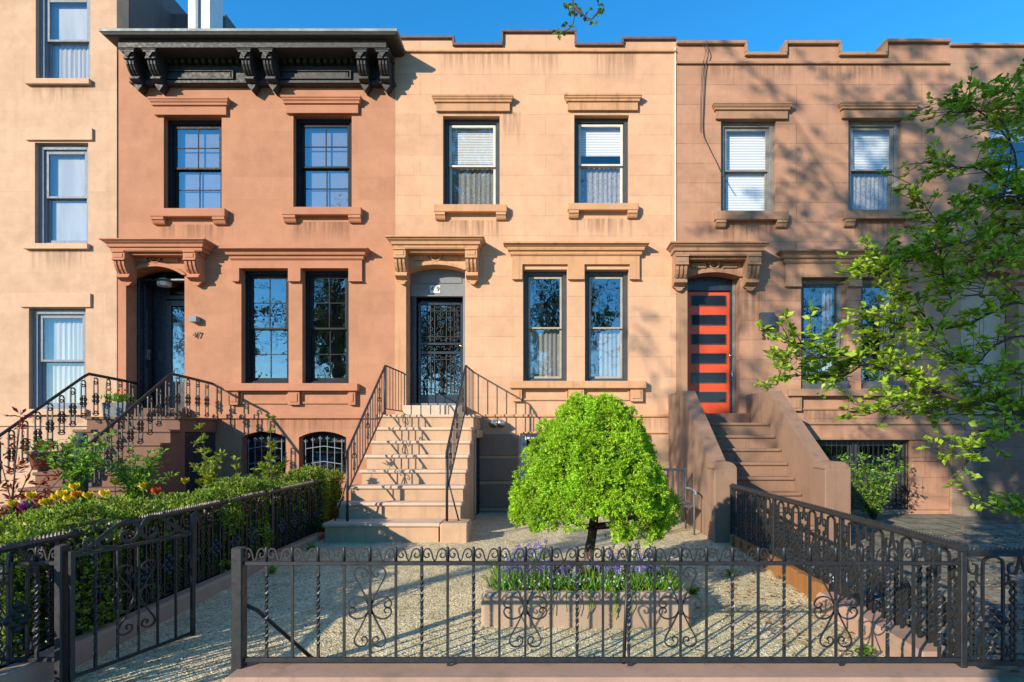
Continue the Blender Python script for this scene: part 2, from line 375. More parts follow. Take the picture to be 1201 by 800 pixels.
    def build(self, name, mat, parent=None, label=None, kind=None):
        me = bpy.data.meshes.new(name); me.from_pydata([tuple(p) for p in self.v], [], self.f); me.update()
        me.polygons.foreach_set('use_smooth', self.sm)
        mats = mat if isinstance(mat, (list, tuple)) else [mat]
        for q in mats: me.materials.append(q)
        return link(name, me, parent, label, kind)
def link(name, me, parent=None, label=None, kind=None):
    import bmesh
    bm = bmesh.new(); bm.from_mesh(me)
    if len(bm.faces) < 60000 and name not in ('crown', 'foliage', 'leaves', 'glass_pane', 'flower'): bmesh.ops.recalc_face_normals(bm, faces=bm.faces[:])
    bm.to_mesh(me); bm.free()
    o = bpy.data.objects.new(name, me); COL.objects.link(o)
    if parent is not None:
        o.parent = parent
        if parent.type == 'EMPTY': o.matrix_parent_inverse = Matrix.Translation(parent.location).inverted()
    if label: o['label'] = label
    if kind: o['kind'] = kind
    return o
def thing(name, label, cat, loc=(0, 0, 0), group=None):
    o = bpy.data.objects.new(name, None); COL.objects.link(o); o.location = loc; o.empty_display_size = .2
    o['label'] = label; o['category'] = cat
    if group: o['group'] = group
    return o
def tag(o, label, cat, group=None):
    o['label'] = label; o['category'] = cat
    if group: o['group'] = group
    return o
def dup(root, loc, rotz=0, label=None, scale=1.0):
    r = root.copy(); COL.objects.link(r); r.location = loc; r.rotation_euler = (0, 0, rotz); r.scale = (scale,) * 3
    if label: r['label'] = label
    def rec(src, dst):
        for ch in list(src.children):
            c = ch.copy(); COL.objects.link(c); c.parent = dst; c.matrix_parent_inverse = ch.matrix_parent_inverse.copy(); rec(ch, c)
    rec(root, r); return r

# ---- leaves by numpy
def leaf_mesh(name, pts, dirs, ups, L, W, mat, parent=None, fold=.25, label=None, kind=None, extra=None):
    """pts base positions (n,3), dirs leaf axis, ups leaf normal-ish, L, W arrays"""
    n = len(pts); pts = np.asarray(pts, float); d = np.asarray(dirs, float); u = np.asarray(ups, float)
    d /= np.linalg.norm(d, axis=1)[:, None] + 1e-9
    s = np.cross(d, u); s /= np.linalg.norm(s, axis=1)[:, None] + 1e-9
    nn = np.cross(s, d)
    L = np.broadcast_to(np.asarray(L, float), (n,))[:, None]; W = np.broadcast_to(np.asarray(W, float), (n,))[:, None]
    v = np.empty((n, 4, 3)); v[:, 0] = pts; v[:, 1] = pts + d * L * .5 + s * W * .5 + nn * W * fold
    v[:, 2] = pts + d * L; v[:, 3] = pts + d * L * .5 - s * W * .5 + nn * W * fold
    v = v.reshape(-1, 3); f = np.arange(4 * n).reshape(n, 4)
    if extra is not None:
        ev, ef = extra; o = len(v); v = np.vstack([v, np.array(ev)]); f = f.tolist() + [[i + o for i in q] for q in ef]
    else: f = f.tolist()
    me = bpy.data.meshes.new(name); me.from_pydata(v.tolist(), [], f); me.update(); me.materials.append(mat)
    return link(name, me, parent, label, kind)
RN = np.random.default_rng(7)
def rdir(n, rng=None):
    rng = rng or RN
    a = rng.normal(size=(n, 3)); return a / np.linalg.norm(a, axis=1)[:, None]
def tufts(centres, normals, k, spread, L, W, rng=None, updown=.0):
    """k leaves at every centre, splayed about the normal"""
    rng = rng or RN; c = np.repeat(np.asarray(centres), k, 0); nn = np.repeat(np.asarray(normals), k, 0); n = len(c)
    d = nn * .8 + rdir(n, rng) * .9; d[:, 2] += updown
    p = c + rdir(n, rng) * spread * rng.random((n, 1))
    return p, d, rdir(n, rng) + nn * .6, L * rng.uniform(.7, 1.3, n), W * rng.uniform(.8, 1.2, n)
# ------------------------------------------------------------------ curves
def spline(pts, k=4, closed=False):
    pts = [Vector(p) for p in pts]; n = len(pts); out = []
    rng = range(n if closed else n - 1)
    for i in rng:
        p0 = pts[(i - 1) % n] if (closed or i > 0) else pts[0] * 2 - pts[1]
        p1 = pts[i]; p2 = pts[(i + 1) % n]; p3 = pts[(i + 2) % n] if (closed or i + 2 < n) else p2 * 2 - p1
        for j in range(k):
            t = j / k
            out.append(.5 * ((2 * p1) + (p2 - p0) * t + (2 * p0 - 5 * p1 + 4 * p2 - p3) * t * t + (3 * p1 - p0 - 3 * p2 + p3) * t ** 3))
    if not closed: out.append(pts[-1])
    return out
def sp2(pts, k=3, y=0.0, ox=0.0, oz=0.0, mx=1, mz=1):
    return spline([(ox + mx * a, y, oz + mz * c) for a, c in pts], k)
def ring(cx, cz, r, y=0, n=8): return [(cx + r * math.cos(2 * math.pi * i / n), y, cz + r * math.sin(2 * math.pi * i / n)) for i in range(n)]
def arcpts(x0, x1, zs, zt, n=10):
    """segmental arch from (x0,zs) over ((x0+x1)/2, zt) to (x1,zs)"""
    w = (x1 - x0) / 2; h = zt - zs; r = (w * w + h * h) / (2 * h); a = math.asin(min(1, w / r)); cx = (x0 + x1) / 2; cz = zt - r
    return [(cx + r * math.sin(-a + 2 * a * i / n), cz + r * math.cos(-a + 2 * a * i / n)) for i in range(n + 1)]

# ------------------------------------------------------------------ facade pieces
def wall_grid(mb, x0, x1, z0, z1, holes, y0=0.0, y1=.3, tops=None):
    """solid wall with rectangular holes; tops: (xa, xb, ztop) steps of the parapet"""
    xs = {x0, x1}; zs = {z0, z1}
    for h in holes: xs |= {h[0], h[1]}; zs |= {h[2], h[3]}
    for t in tops or []: xs |= {t[0], t[1]}; zs.add(t[2])
    xs = sorted(x for x in xs if x0 - 1e-6 <= x <= x1 + 1e-6); zs = sorted(zs)
    def solid(i, j):
        if i < 0 or j < 0 or i >= len(xs) - 1 or j >= len(zs) - 1: return False
        cx = (xs[i] + xs[i + 1]) / 2; cz = (zs[j] + zs[j + 1]) / 2
        for h in holes:
            if h[0] < cx < h[1] and h[2] < cz < h[3]: return False
        top = z1
        for t in tops or []:
            if t[0] < cx < t[1]: top = t[2]
        return cz < top
    vid = {}; vs = []; fs = []
    def V(i, k, j):
        key = (i, k, j)
        if key not in vid: vid[key] = len(vs); vs.append((xs[i], (y0, y1)[k], zs[j]))
        return vid[key]
    for i in range(len(xs) - 1):
        for j in range(len(zs) - 1):
            if not solid(i, j): continue
            fs.append((V(i, 0, j), V(i + 1, 0, j), V(i + 1, 0, j + 1), V(i, 0, j + 1)))
            fs.append((V(i, 1, j), V(i, 1, j + 1), V(i + 1, 1, j + 1), V(i + 1, 1, j)))
            if not solid(i - 1, j): fs.append((V(i, 0, j), V(i, 0, j + 1), V(i, 1, j + 1), V(i, 1, j)))
            if not solid(i + 1, j): fs.append((V(i + 1, 0, j), V(i + 1, 1, j), V(i + 1, 1, j + 1), V(i + 1, 0, j + 1)))
            if not solid(i, j - 1): fs.append((V(i, 0, j), V(i, 1, j), V(i + 1, 1, j), V(i + 1, 0, j)))
            if not solid(i, j + 1): fs.append((V(i, 0, j + 1), V(i + 1, 0, j + 1), V(i + 1, 1, j + 1), V(i, 1, j + 1)))
    mb.add(vs, fs)
def spandrels(mb, x0, x1, zs, zt, y0, y1):
    a = arcpts(x0, x1, zs, zt, 12); m_ = len(a) // 2
    mb.prism([(x0, zt)] + a[:m_ + 1], y0, y1, 'y'); mb.prism([(x1, zt)] + a[m_:][::-1], y0, y1, 'y')
def tri_strip_arch(mb, x0, x1, zs, zt, w, y0, y1):
    a = arcpts(x0, x1, zs, zt, 12); b_ = arcpts(x0 - w, x1 + w, zs, zt + w, 12)
    for i in range(12): mb.prism([a[i], a[i + 1], b_[i + 1], b_[i]], y0, y1, 'y')

def frame_box(mb, x0, x1, z0, z1, y0, y1, w, wb=None, bev=.004):
    wb = w if wb is None else wb
    mb.box(x0, x0 + w, y0, y1, z0, z1, bev); mb.box(x1 - w, x1, y0, y1, z0, z1, bev)
    mb.box(x0 + w, x1 - w, y0, y1, z1 - w, z1, bev); mb.box(x0 + w, x1 - w, y0, y1, z0, z0 + wb, bev)
def window(house, x0, x1, z0, z1, outer='blackframe', inner='blackframe', casing=.07, sash=.045, y=.10, muntins=0, top='blind', bottom='curtain',
           glass='glass', split=.5, label=None, topcov=1.0, lit=None):
    mb = MB(); frame_box(mb, x0, x1, z0, z1, y, y + .14, casing, .05)
    frame_box(mb, x0 + casing * .99, x1 - casing * .99, z0 + .05, z1 - casing * .99, y + .03, y + .13, .018, .015)
    w = mb.build('window', M[outer], house, label)
    a0, a1 = x0 + casing + .017, x1 - casing - .017; b0, b1 = z0 + .064, z1 - casing - .017; zm = b0 + (b1 - b0) * split
    for nm, c0, c1, yy in (('upper_sash', zm - .02, b1, y + .035), ('lower_sash', b0, zm + .02, y + .078)):
        s = MB(); frame_box(s, a0, a1, c0, c1, yy, yy + .035, sash, sash * (1.2 if nm == 'lower_sash' else .8), .003)
        if muntins:
            cx = (a0 + a1) / 2; s.box(cx - .008, cx + .008, yy + .008, yy + .028, c0 + sash * .8, c1 - sash)
            if muntins > 1: cz = (c0 + c1) / 2; s.box(a0 + sash, cx - .008, yy + .008, yy + .028, cz - .008, cz + .008); s.box(cx + .008, a1 - sash, yy + .008, yy + .028, cz - .008, cz + .008)
        so = s.build(nm, M[inner], w)
        g = MB(); gy = yy + .017; g.add([(a0 + sash * .9, gy, c0 + sash * .7), (a1 - sash * .9, gy, c0 + sash * .7), (a1 - sash * .9, gy, c1 - sash * .9), (a0 + sash * .9, gy, c1 - sash * .9)], [(0, 1, 2, 3)])
        g.build('glass_pane', M[glass], w)
    def sheet(mat, za, zb, nm, yy, amp=.012, k=9, xa=None, xb=None):
        xa = a0 if xa is None else xa; xb = a1 if xb is None else xb
        n = 40; vs = []
        for i in range(n + 1):
            t = i / n; yo = yy + amp * math.sin(t * k * 2 * math.pi + math.sin(t * 9) * .8)
            vs += [(xa + (xb - xa) * t, yo, za), (xa + (xb - xa) * t, yo, zb)]
        c = MB(); c.add(vs, [(2 * i, 2 * i + 2, 2 * i + 3, 2 * i + 1) for i in range(n)], True); c.build(nm, M[mat], w)
    if top in ('shade', 'wshade'): sheet(top, zm, b1 + .03, 'roller_shade', y + .135, 0)
    elif top == 'blind': sheet('blind', zm + (b1 - zm) * (1 - topcov), b1 + .03, 'blind', y + .135, 0)
    elif top: sheet(top, zm, b1 + .03, 'curtain', y + .16)
    if bottom in ('shade', 'wshade'): sheet(bottom, b0 - .02, zm, 'roller_shade', y + .135, 0)
    elif bottom == 'blind': sheet('blind', b0 - .02, zm, 'blind', y + .135, 0)
    elif bottom == 'cafe': sheet('sheer', b0 - .02, zm + .02, 'curtain', y + .165, .015, 7)
    elif bottom == 'side': sheet('curtain', b0 - .02, b1 + .03, 'curtain', y + .2, .03, 3, a1 - (a1 - a0) * .3, a1)
    elif bottom: sheet(bottom, b0 - .02, zm + .01, 'curtain', y + .16)
    return w

HOODP = [(.06, 0), (.06, .035), (.10, .05), (.10, .085), (.145, .11), (.145, .15)]
def win_hood(house, x0, x1, z0, z1, mat, p=.125):
    mb = MB(); h = z1 - z0; k = .52
    mb.box(x0, x1, -.055, 0, z0, z0 + h * k, .004)
    mb.loft(x0, x1, [(.055, z0 + h * k), (.085, z0 + h * (k + .05)), (.085, z0 + h * .68), (.11, z0 + h * .78), (.11, z0 + h * .85), (p, z0 + h * .88), (p, z1)], flare=.95)
    return mb.build('window_hood', mat, house)
def win_sill(house, x0, x1, z0, z1, mat, corb=.22, p=.12, ch=.12):
    mb = MB(); mb.box(x0, x1, -p, .1, z0, z1, .008)
    if corb:
        for xa in (x0 + .02, x1 - .02 - corb):
            mb.prism([(0, z0), (-p * .9, z0), (-p * .9, z0 - ch * .4), (-p * .72, z0 - ch * .5), (-p * .55, z0 - ch * .85), (-p * .4, z0 - ch), (0, z0 - ch)], xa, xa + corb, 'x')
    return mb.build('window_sill', mat, house)
def bracket(mb, xc, w, zt, h, p, ribs=True, pend=True):
    z = lambda t: zt - h * t
    body = [(0, z(0)), (-p, z(0)), (-p, z(.05)), (-p * .93, z(.06)), (-p * .93, z(.24)), (-p * .98, z(.25)), (-p * .98, z(.29)), (-p * .84, z(.30)),
            (-p * .80, z(.42)), (-p * .68, z(.55)), (-p * .55, z(.63)), (-p * .56, z(.68)), (-p * .64, z(.72)), (-p * .64, z(.77)), (-p * .5, z(.80)), (-p * .34, z(.84)), (0, z(.84))]
    mb.prism(body, xc - w / 2, xc + w / 2, 'x')
    if ribs:
        for dx in (-w * .32, 0, w * .32):
            mb.prism([(-p * .8, z(.31)), (-p * .9, z(.32)), (-p * .87, z(.42)), (-p * .76, z(.55)), (-p * .62, z(.64)), (-p * .5, z(.62)), (-p * .7, z(.5))], xc + dx - w * .085, xc + dx + w * .085, 'x')
        mb.box(xc - w * .36, xc + w * .36, -p * .96, -p * .9, z(.21), z(.09), .004)
    if pend:
        pts = [(xc - w * .42, z(.84)), (xc + w * .42, z(.84)), (xc + w * .42, z(.88))]
        pts += [(xc + w * .28 * math.cos(a), z(.90) - h * .085 * math.sin(a)) for a in [i * math.pi / 6 for i in range(7)]] + [(xc - w * .42, z(.88))]
        mb.prism(pts, -p * .3, 0, 'y')
        mb.lathe([(0.001, 0), (.018, .004), (.018, .03), (0.001, .034)], n=8) if False else None
def door_hood(house, x0, x1, zb, zt, mat, p=.39):
    mb = MB(); h = zt - zb
    mb.loft(x0, x1, [(p * .66, zb), (p * .70, zb + h * .12), (p * .70, zb + h * .30), (p * .78, zb + h * .36), (p * .80, zb + h * .60), (p * .90, zb + h * .74), (p * .92, zb + h * .80), (p, zb + h * .88), (p, zt)], flare=.95)
    mb.box(x0 + .05, x1 - .05, -p * .5, 0, zb - .045, zb, .004)
    return mb.build('door_hood', mat, house)
def pair_cornice(house, X0, X1, zt, z1, zfr, zear, wins, mat, p=.22):
    """X0..X1 top front edge extents; wins: the two openings"""
    mb = MB(); b0, b1 = X0 + p * .75, X1 - p * .75; h = zt - z1
    mb.loft(b0, b1, [(.07, z1), (.09, z1 + h * .12), (.09, z1 + h * .3), (.13, z1 + h * .4), (.14, z1 + h * .55), (.14, z1 + h * .62), (.19, z1 + h * .8), (p, z1 + h * .86), (p, zt)], flare=.9)
    (a0, a1), (c0, c1) = wins
    e = .012
    mb.box(b0 + .02, b1 - .02, -.055, 0, zfr, z1)                         # frieze band
    for xa, xb in ((b0 + .02, a0 - e), (a1 + e, c0 - e), (c1 + e, b1 - .02)): mb.box(xa, xb, -.055, 0, zear, zfr)
    for xa, xb in ((b0 + .01, a0 - e + .0), (a1 + e, c0 - e), (c1 + e, b1 - .01)): mb.box(xa, xb, -.068, -.0555, zear, zear + .022)
    return mb.build('window_cornice', mat, house)
def pair_sill(house, x0, x1, zt, zb, zp, wins, mat):
    mb = MB(); mb.box(x0, x1, -.13, .1, zb, zt, .008); x0 += .06; x1 -= .06
    (a0, a1), (c0, c1) = wins
    for xa, xb in ((x0, a0 - .02), (a1 + .02, c0 - .02), (c1 + .02, x1)):
        mb.box(xa, xb, -.075, 0, zp, zb); mb.box(xa + .035, xb - .035, -.088, -.0755, zp + .05, zb - .04, .004)
    for xa, xb in ((a0, a1), (c0, c1)):
        frame_box(mb, xa - .01, xb + .01, zp + .02, zb - .003, -.03, 0, .035, bev=.003)
    return mb.build('sill_panel', mat, house)
def belt(mb, x0, x1, z0, z1, p): mb.box(x0, x1, -p, 0, z0, z1, .006)

def number(house, txt, x, z, y, size, mat):
    cu = bpy.data.curves.new('house_number', 'FONT'); cu.body = txt; cu.size = size; cu.align_x = 'CENTER'; cu.align_y = 'CENTER'; cu.extrude = .006
    o = bpy.data.objects.new('house_number', cu); COL.objects.link(o); o.data.materials.append(M[mat])
    o.rotation_euler = (R(90), 0, 0); o.location = (x, y, z)
    dg = bpy.context.evaluated_depsgraph_get(); me = bpy.data.meshes.new_from_object(o.evaluated_get(dg)); me.transform(Matrix.Translation((x, y, z)) @ Matrix.Rotation(R(90), 4, 'X'))
    bpy.data.objects.remove(o); me.name = 'house_number'
    q = bpy.data.objects.new('house_number', me); COL.objects.link(q); q.parent = house
    if house.type == 'EMPTY': q.matrix_parent_inverse = Matrix.Translation(house.location).inverted()
    return q

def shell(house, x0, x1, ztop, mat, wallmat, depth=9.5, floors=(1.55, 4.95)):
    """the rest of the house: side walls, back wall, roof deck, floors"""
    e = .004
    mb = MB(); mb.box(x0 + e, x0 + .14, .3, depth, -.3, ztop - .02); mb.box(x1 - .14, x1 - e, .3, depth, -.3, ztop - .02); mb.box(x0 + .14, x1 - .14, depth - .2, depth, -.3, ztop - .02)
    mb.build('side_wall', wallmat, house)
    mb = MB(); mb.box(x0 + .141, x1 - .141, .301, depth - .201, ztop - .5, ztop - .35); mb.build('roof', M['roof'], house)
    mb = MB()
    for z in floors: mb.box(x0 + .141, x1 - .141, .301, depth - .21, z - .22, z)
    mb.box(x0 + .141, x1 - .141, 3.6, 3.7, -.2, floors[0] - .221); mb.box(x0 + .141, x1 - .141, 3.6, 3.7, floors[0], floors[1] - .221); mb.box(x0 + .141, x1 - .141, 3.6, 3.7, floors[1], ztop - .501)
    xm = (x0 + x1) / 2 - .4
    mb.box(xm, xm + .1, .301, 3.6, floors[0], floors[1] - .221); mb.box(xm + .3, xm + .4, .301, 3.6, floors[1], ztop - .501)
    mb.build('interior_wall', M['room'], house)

def stairs(house, steps, xl, xr, mat, zl, ground=0.0, flare=None, landing=True, over=.03, nz=.05, thr=None, riser=None):
    """steps: list of (yfront, ztop), from the landing downwards"""
    mb = MB(); nb = MB()
    yb = 0.0
    prev = -1.02 if landing else 0
    for i, (y, z) in enumerate(steps):
        a0, a1 = xl, xr
        if flare and i in flare: a0, a1 = flare[i]
        if i == 0 and landing:
            mb.box(a0, a1, y + .03, y + .16, ground - .1, z - nz); nb.box(a0 - over, a1 + over, y, -.001, z - nz, z, .014)
            mb.box(a0, a1, y + .16, -.002, z - nz - .2, z - nz)
            prev = y + .03
        else:
            mb.box(a0, a1, y + .03, prev, ground - .1, z - nz); nb.box(a0 - over, a1 + over, y, prev, z - nz, z, .014); prev = y + .03
    st = mb.build('stoop', mat, house)
    if thr: nb.box(thr[0], thr[1], -.22, .1, zl + .002, thr[2], .01)
    nb.build('tread', riser or mat, st)
    return st
def sections(y0, z0, y1, z1, n): return [(y0 + (y1 - y0) * i / n, z0 + (z1 - z0) * i / n) for i in range(n + 1)]
# ================================================================== HOUSES
def pxrect(x0, x1, yt, yb): a, zt = P(x0, yt); b_, zb = P(x1, yb); return (a, b_, zb, zt)
SEAM = [PX(138), PX(463.5), PX(793), PX(1113)]
ZG = -.3
# ---- house at far left (45)
h = thing('row_house', 'tall pale tan row house cut by the left edge, grey framed windows and no cornice', 'house', (PX(70), 0, 0), 'row houses')
x0 = SEAM[0] - 5.2; x1 = SEAM[0] - .002
wins = [pxrect(43, 107, -12, 96), pxrect(42, 104.5, 168, 287), pxrect(35, 101.5, 362, 480)]
dx = -2.45
allw = wins + [(a + dx, b_ + dx, c, d) for a, b_, c, d in wins]
base_h = [pxrect(45, 95, 530, 585)]
mb = MB(); wall_grid(mb, x0, x1, ZG, 10.9, allw + base_h, -.02, .28); mb.build('wall', M['st45'], h)
shell(h, x0, x1, 10.7, None, M['greywall'], floors=(1.55, 4.6, 7.7))
for i, q in enumerate(allw):
    window(h, *q, outer='greyframe', inner='greyframe', casing=.09, sash=.05, y=.06, top=('wshade', 'wshade', 'curtain')[i % 3], bottom=('curtain', 'wshade', 'curtain')[i % 3], glass='glassup')
window(h, *base_h[0], outer='darkframe', inner='darkframe', y=.06, top=None, bottom=None)
mb = MB()
for q, (lx0, lx1, ly0, ly1) in ((0, (34, 109, 95, 101.5)), (1, (32, 107, 287, 293.5)), (2, (28, 104, 480, 487))):
    for s in (0, dx): mb = MB(); a, b_, c, d = pxrect(lx0, lx1, ly0, ly1); mb.box(a + s, b_ + s, -.09, .06, c, d, .006); mb.build('window_sill', M['tr45'], h)
for (lx0, lx1, ly0, ly1) in ((33, 111, 152, 166), (27, 109, 345, 361)):
    for s in (0, dx): mb = MB(); a, b_, c, d = pxrect(lx0, lx1, ly0, ly1); mb.box(a + s, b_ + s, -.06, -.02, c, d, .005); mb.build('lintel', M['tr45'], h)
mb = MB(); belt(mb, x0, x1 - .01, PZ(500), PZ(497), .05); mb.build('belt_course', M['tr45'], h)
mb = MB(); mb.box(x1 - .02, -6.72, 1.5, 7.5, 8.0, 10.3); mb.build('rear_wall', M['greywall'], h)
HOUSE45 = h

# ---- house 47
h = thing('row_house', 'salmon brownstone row house with heavy black bracketed roof cornice, number 47', 'house', (PX(300), 0, 0), 'row houses')
x0, x1 = SEAM[0], SEAM[1] - .001
up = [pxrect(192, 260, 137, 247), pxrect(344, 412.5, 135.5, 245.5)]
pr = [pxrect(283, 338.5, 315.5, 449.5), pxrect(354.5, 409, 315.5, 449.5)]
dr = pxrect(150, 216.5, 313, 489)
bw = [pxrect(283, 335, 506, 556), pxrect(350.5, 406, 506, 556)]
ztop = PZ(45)
mb = MB(); wall_grid(mb, x0, x1, ZG, ztop, up + pr + [dr] + bw)
spandrels(mb, dr[0], dr[1], PZ(323), PZ(313), .0005, .2995)
for q in bw: spandrels(mb, q[0], q[1], PZ(513), PZ(506), .0005, .2995)
mb.build('wall', M['st47'], h)
shell(h, x0, x1, ztop, None, M['greywall'])
for q in up: window(h, *q, outer='blackframe', inner='blackframe', casing=.075, muntins=2, top='shade', bottom='shade', y=.12)
for q in pr: window(h, *q, outer='blackframe', inner='blackframe', casing=.07, muntins=2, top=None, bottom=None, y=.14)
for q in bw: window(h, *q, outer='blackframe', inner='blackframe', casing=.05, top=None, bottom=None, y=.2)
for q in bw:                                                # white wrought grille with spear heads
    mb = MB(); n = 6; xa, xb, za, zb = q
    for i in range(n):
        x = xa + .1 + (xb - xa - .2) * i / (n - 1); zt_ = zb - .14 - .07 * abs(i - (n - 1) / 2) / ((n - 1) / 2)
        mb.tube([(x, .06, za + .02), (x, .06, zt_)], .007, 4)
        mb.tube([(x, .06, zt_ - .01), (x - .0, .06, zt_ + .03), (x, .06, zt_ + .075)], [.006, .022, .002], 4, flat=(1, .5))
        for s in (-1, 1): mb.tube([(x, .06, zt_), (x + s * .028, .06, zt_ + .028), (x + s * .03, .06, zt_ + .045)], .005, 4)
    for zz in (zb - .3, za + .2): mb.tube([(xa + .1, .06, zz - .02), ((xa + xb) / 2, .06, zz + .03), (xb - .1, .06, zz - .02)], .009, 4)
    mb.build('window_grille', M['greyframe'], h)
for q in ((178, 272, 118, 136.5), (332, 426, 116, 134.5)):
    a, b_, c, d = pxrect(*q); a += .075; b_ -= .075; win_hood(h, a, b_, c, d, M['tr47'])
for q in ((180.5, 268, 247, 256.5), (333.5, 426, 245.5, 254.5)): a, b_, c, d = pxrect(*q); win_sill(h, a, b_, c, d, M['tr47'])
pc = .39
a = PX(116, pc); b_ = PX(239, pc)
door_hood(h, a + .12, b_ - .12, PZ(294, .3), PZ(279, pc), M['tr47'])
mb = MB(); bracket(mb, PX(139, .3), .22, PZ(294, .3), .58, .33); mb.build('bracket', M['tr47'], h); mb = MB(); bracket(mb, PX(222, .3), .22, PZ(294, .3), .58, .33); mb.build('bracket', M['tr47'], h)
def door_surround(h, dr, zs, mat, xl, xr, zt_px, pil=True):
    mb = MB(); tri_strip_arch(mb, dr[0] + .02, dr[1] - .02, zs, dr[3] - .0, .07, -.045, 0)
    zt_ = PZ(zt_px); xc = (dr[0] + dr[1]) / 2
    mb.box(xc - .42, xc - .15, -.035, 0, dr[3] + .085, dr[3] + .17, .004); mb.box(xc + .15, xc + .42, -.035, 0, dr[3] + .085, dr[3] + .17, .004)
    mb.tube(ring(xc, dr[3] + .15, .085, -.04, 14), .018, 6, closed=True)
    for k in range(5):
        a = k * 2 * math.pi / 5 + .5; mb.tube(sp2([(0, 0), (.03, .02), (.055, 0), (.04, -.02)], 3, -.045, xc + .02 * math.cos(a), dr[3] + .15 + .02 * math.sin(a), math.cos(a), 1), .010, 5)
    for s in (-1, 1): mb.tube(sp2([(.085, 0), (.13, .03), (.16, 0), (.14, -.03)], 3, -.03, xc, dr[3] + .15, s), .012, 5)
    if pil:
        for (a, b_) in ((xl, dr[0] - .012), ):
            mb.box(a, b_, -.03, 0, PZ(489), zt_ - .3)
    mb.build('door_surround', mat, h)
door_surround(h, dr, PZ(323), M['tr47'], PX(137.8) + .03, None, 294)
# pair of parlour windows
wp = [(q[0], q[1]) for q in pr]
pair_cornice(h, PX(254, .22), PX(433, .22), PZ(289.5, .22), PZ(304, .1), pr[0][3], PZ(331), wp, M['tr47'])
pair_sill(h, PX(267), PX(422), PZ(450.5), PZ(459), PZ(475), wp, M['tr47'])
mb = MB(); belt(mb, PX(226), x1 - .33, PZ(491), PZ(486), .045); belt(mb, PX(262), PX(420), PZ(463), PZ(459.5), .02) if False else None; mb.build('belt_course', M['tr47'], h)
# roof cornice
mb = MB(); A = PX(115.5, .6); B = PX(466, .6); e = .55
zt = PZ(33, .6)
mb.loft(A + .22, B - .22, [(.08, PZ(99, .1)), (.12, PZ(99, .1) + .02), (.12, PZ(95, .1)), (.075, PZ(94, .1)), (.07, PZ(58, .1))], flare=.9)
mb.loft(A + .27, B - .27, [(.44, PZ(56, .45)), (.46, PZ(55.5, .46)), (.46, PZ(50, .46)), (.44, PZ(49.4, .46)), (.46, PZ(46, .48)), (.54, PZ(42.5, .55)), (.57, PZ(40, .58)), (.585, zt - .055)], flare=1.75)
mb.box(A + e - .3, B - e + .3, -.30, 0, PZ(58, .1) + .0, PZ(56, .45) + .03) if False else None
corn = mb.build('roof_cornice', M['cornice'], h)
mb = MB(); mb.box(A, B, -.6, 0, zt - .052, zt, .006); mb.build('cornice_edge', M['copper'], corn)
fx0, fx1 = A + .22, B - .22; zd1 = PZ(66, .15); zd0 = PZ(74, .15)
mb = MB(); n = 38
for i in range(n):
    x = fx0 + .1 + (fx1 - fx0 - .2) * i / (n - 1); mb.box(x - .035, x + .035, -.17, -.07, zd0, zd1)
mb.box(fx0, fx1, -.2, -.07, zd1 + .003, zd1 + .05); mb.build('dentils', M['cornice'], corn)
mb = MB()
for (pa, pb) in ((192, 274), (326, 412)):
    frame_box(mb, PX(pa, .1), PX(pb, .1), PZ(93, .1), PZ(82, .1), -.115, -.076, .03)
    mb.box(PX(pa, .1) + .06, PX(pb, .1) - .06, -.095, -.0765, PZ(91, .1), PZ(84.5, .1), .004)
for (pa, pb) in ((163.5, 170),):
    pass
for c_ in (163.5, 299.8, 435.5):
    frame_box(mb, PX(c_ - 4.5, .1), PX(c_ + 4.5, .1), PZ(93, .1), PZ(84, .1), -.11, -.076, .02)
mb.build('frieze_panel', M['cornice'], corn)
for c_ in (150.5, 176, 287, 312.5, 423, 448.5):
    mb = MB(); x = PX(c_, .4); zt_ = PZ(56, .44); bracket(mb, x, .17, zt_, .56, .42, pend=False)
    mb.box(x - .13, x + .13, -.44, -.05, zt_ - .03, zt_ - .0005, .004); mb.box(x - .11, x + .11, -.43, -.05, zt_ - .06, zt_ - .0305)
    zb = zt_ - .56 * .84; mb.prism([(x - .075, zb), (x + .075, zb), (x + .06, zb - .04), (x, zb - .12), (x - .06, zb - .04)], -.17, -.0, 'y')
    mb.prism([(x - .06, zt_ - .07), (x + .06, zt_ - .07), (x, zt_ - .16)], -.435, -.41, 'y'); mb.build('bracket', M['cornice'], corn)
# chimney behind
mb = MB(); mb.box(-6.83, -6.40, .42, .85, 7.6, 12.0, .01); ch = mb.build('chimney', M['white'], h)
mb = MB(); mb.box(-6.66, -6.61, .38, .419, 7.6, 12.0); mb.build('flue_pipe', M['greyframe'], ch)
# vestibule and inner door
yd = .58; zb = 1.95; vx0, vx1 = dr[0], dr[1]
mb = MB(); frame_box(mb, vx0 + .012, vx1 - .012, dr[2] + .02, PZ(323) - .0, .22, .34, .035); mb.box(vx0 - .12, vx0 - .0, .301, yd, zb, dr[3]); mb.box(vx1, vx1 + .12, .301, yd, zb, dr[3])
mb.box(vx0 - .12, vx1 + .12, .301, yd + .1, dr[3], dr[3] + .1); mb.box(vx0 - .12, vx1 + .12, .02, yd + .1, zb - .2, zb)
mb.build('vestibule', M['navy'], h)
mb = MB(); z2 = zb + 2.12
frame_box(mb, vx0 + .3, vx1, zb, z2, yd, yd + .06, .11, .55); frame_box(mb, vx0 + .3, vx1, z2 + .02, dr[3], yd, yd + .06, .08); mb.box(vx0, vx0 + .3, yd, yd + .06, zb, dr[3])
d_ = mb.build('door', M['navy'], h)
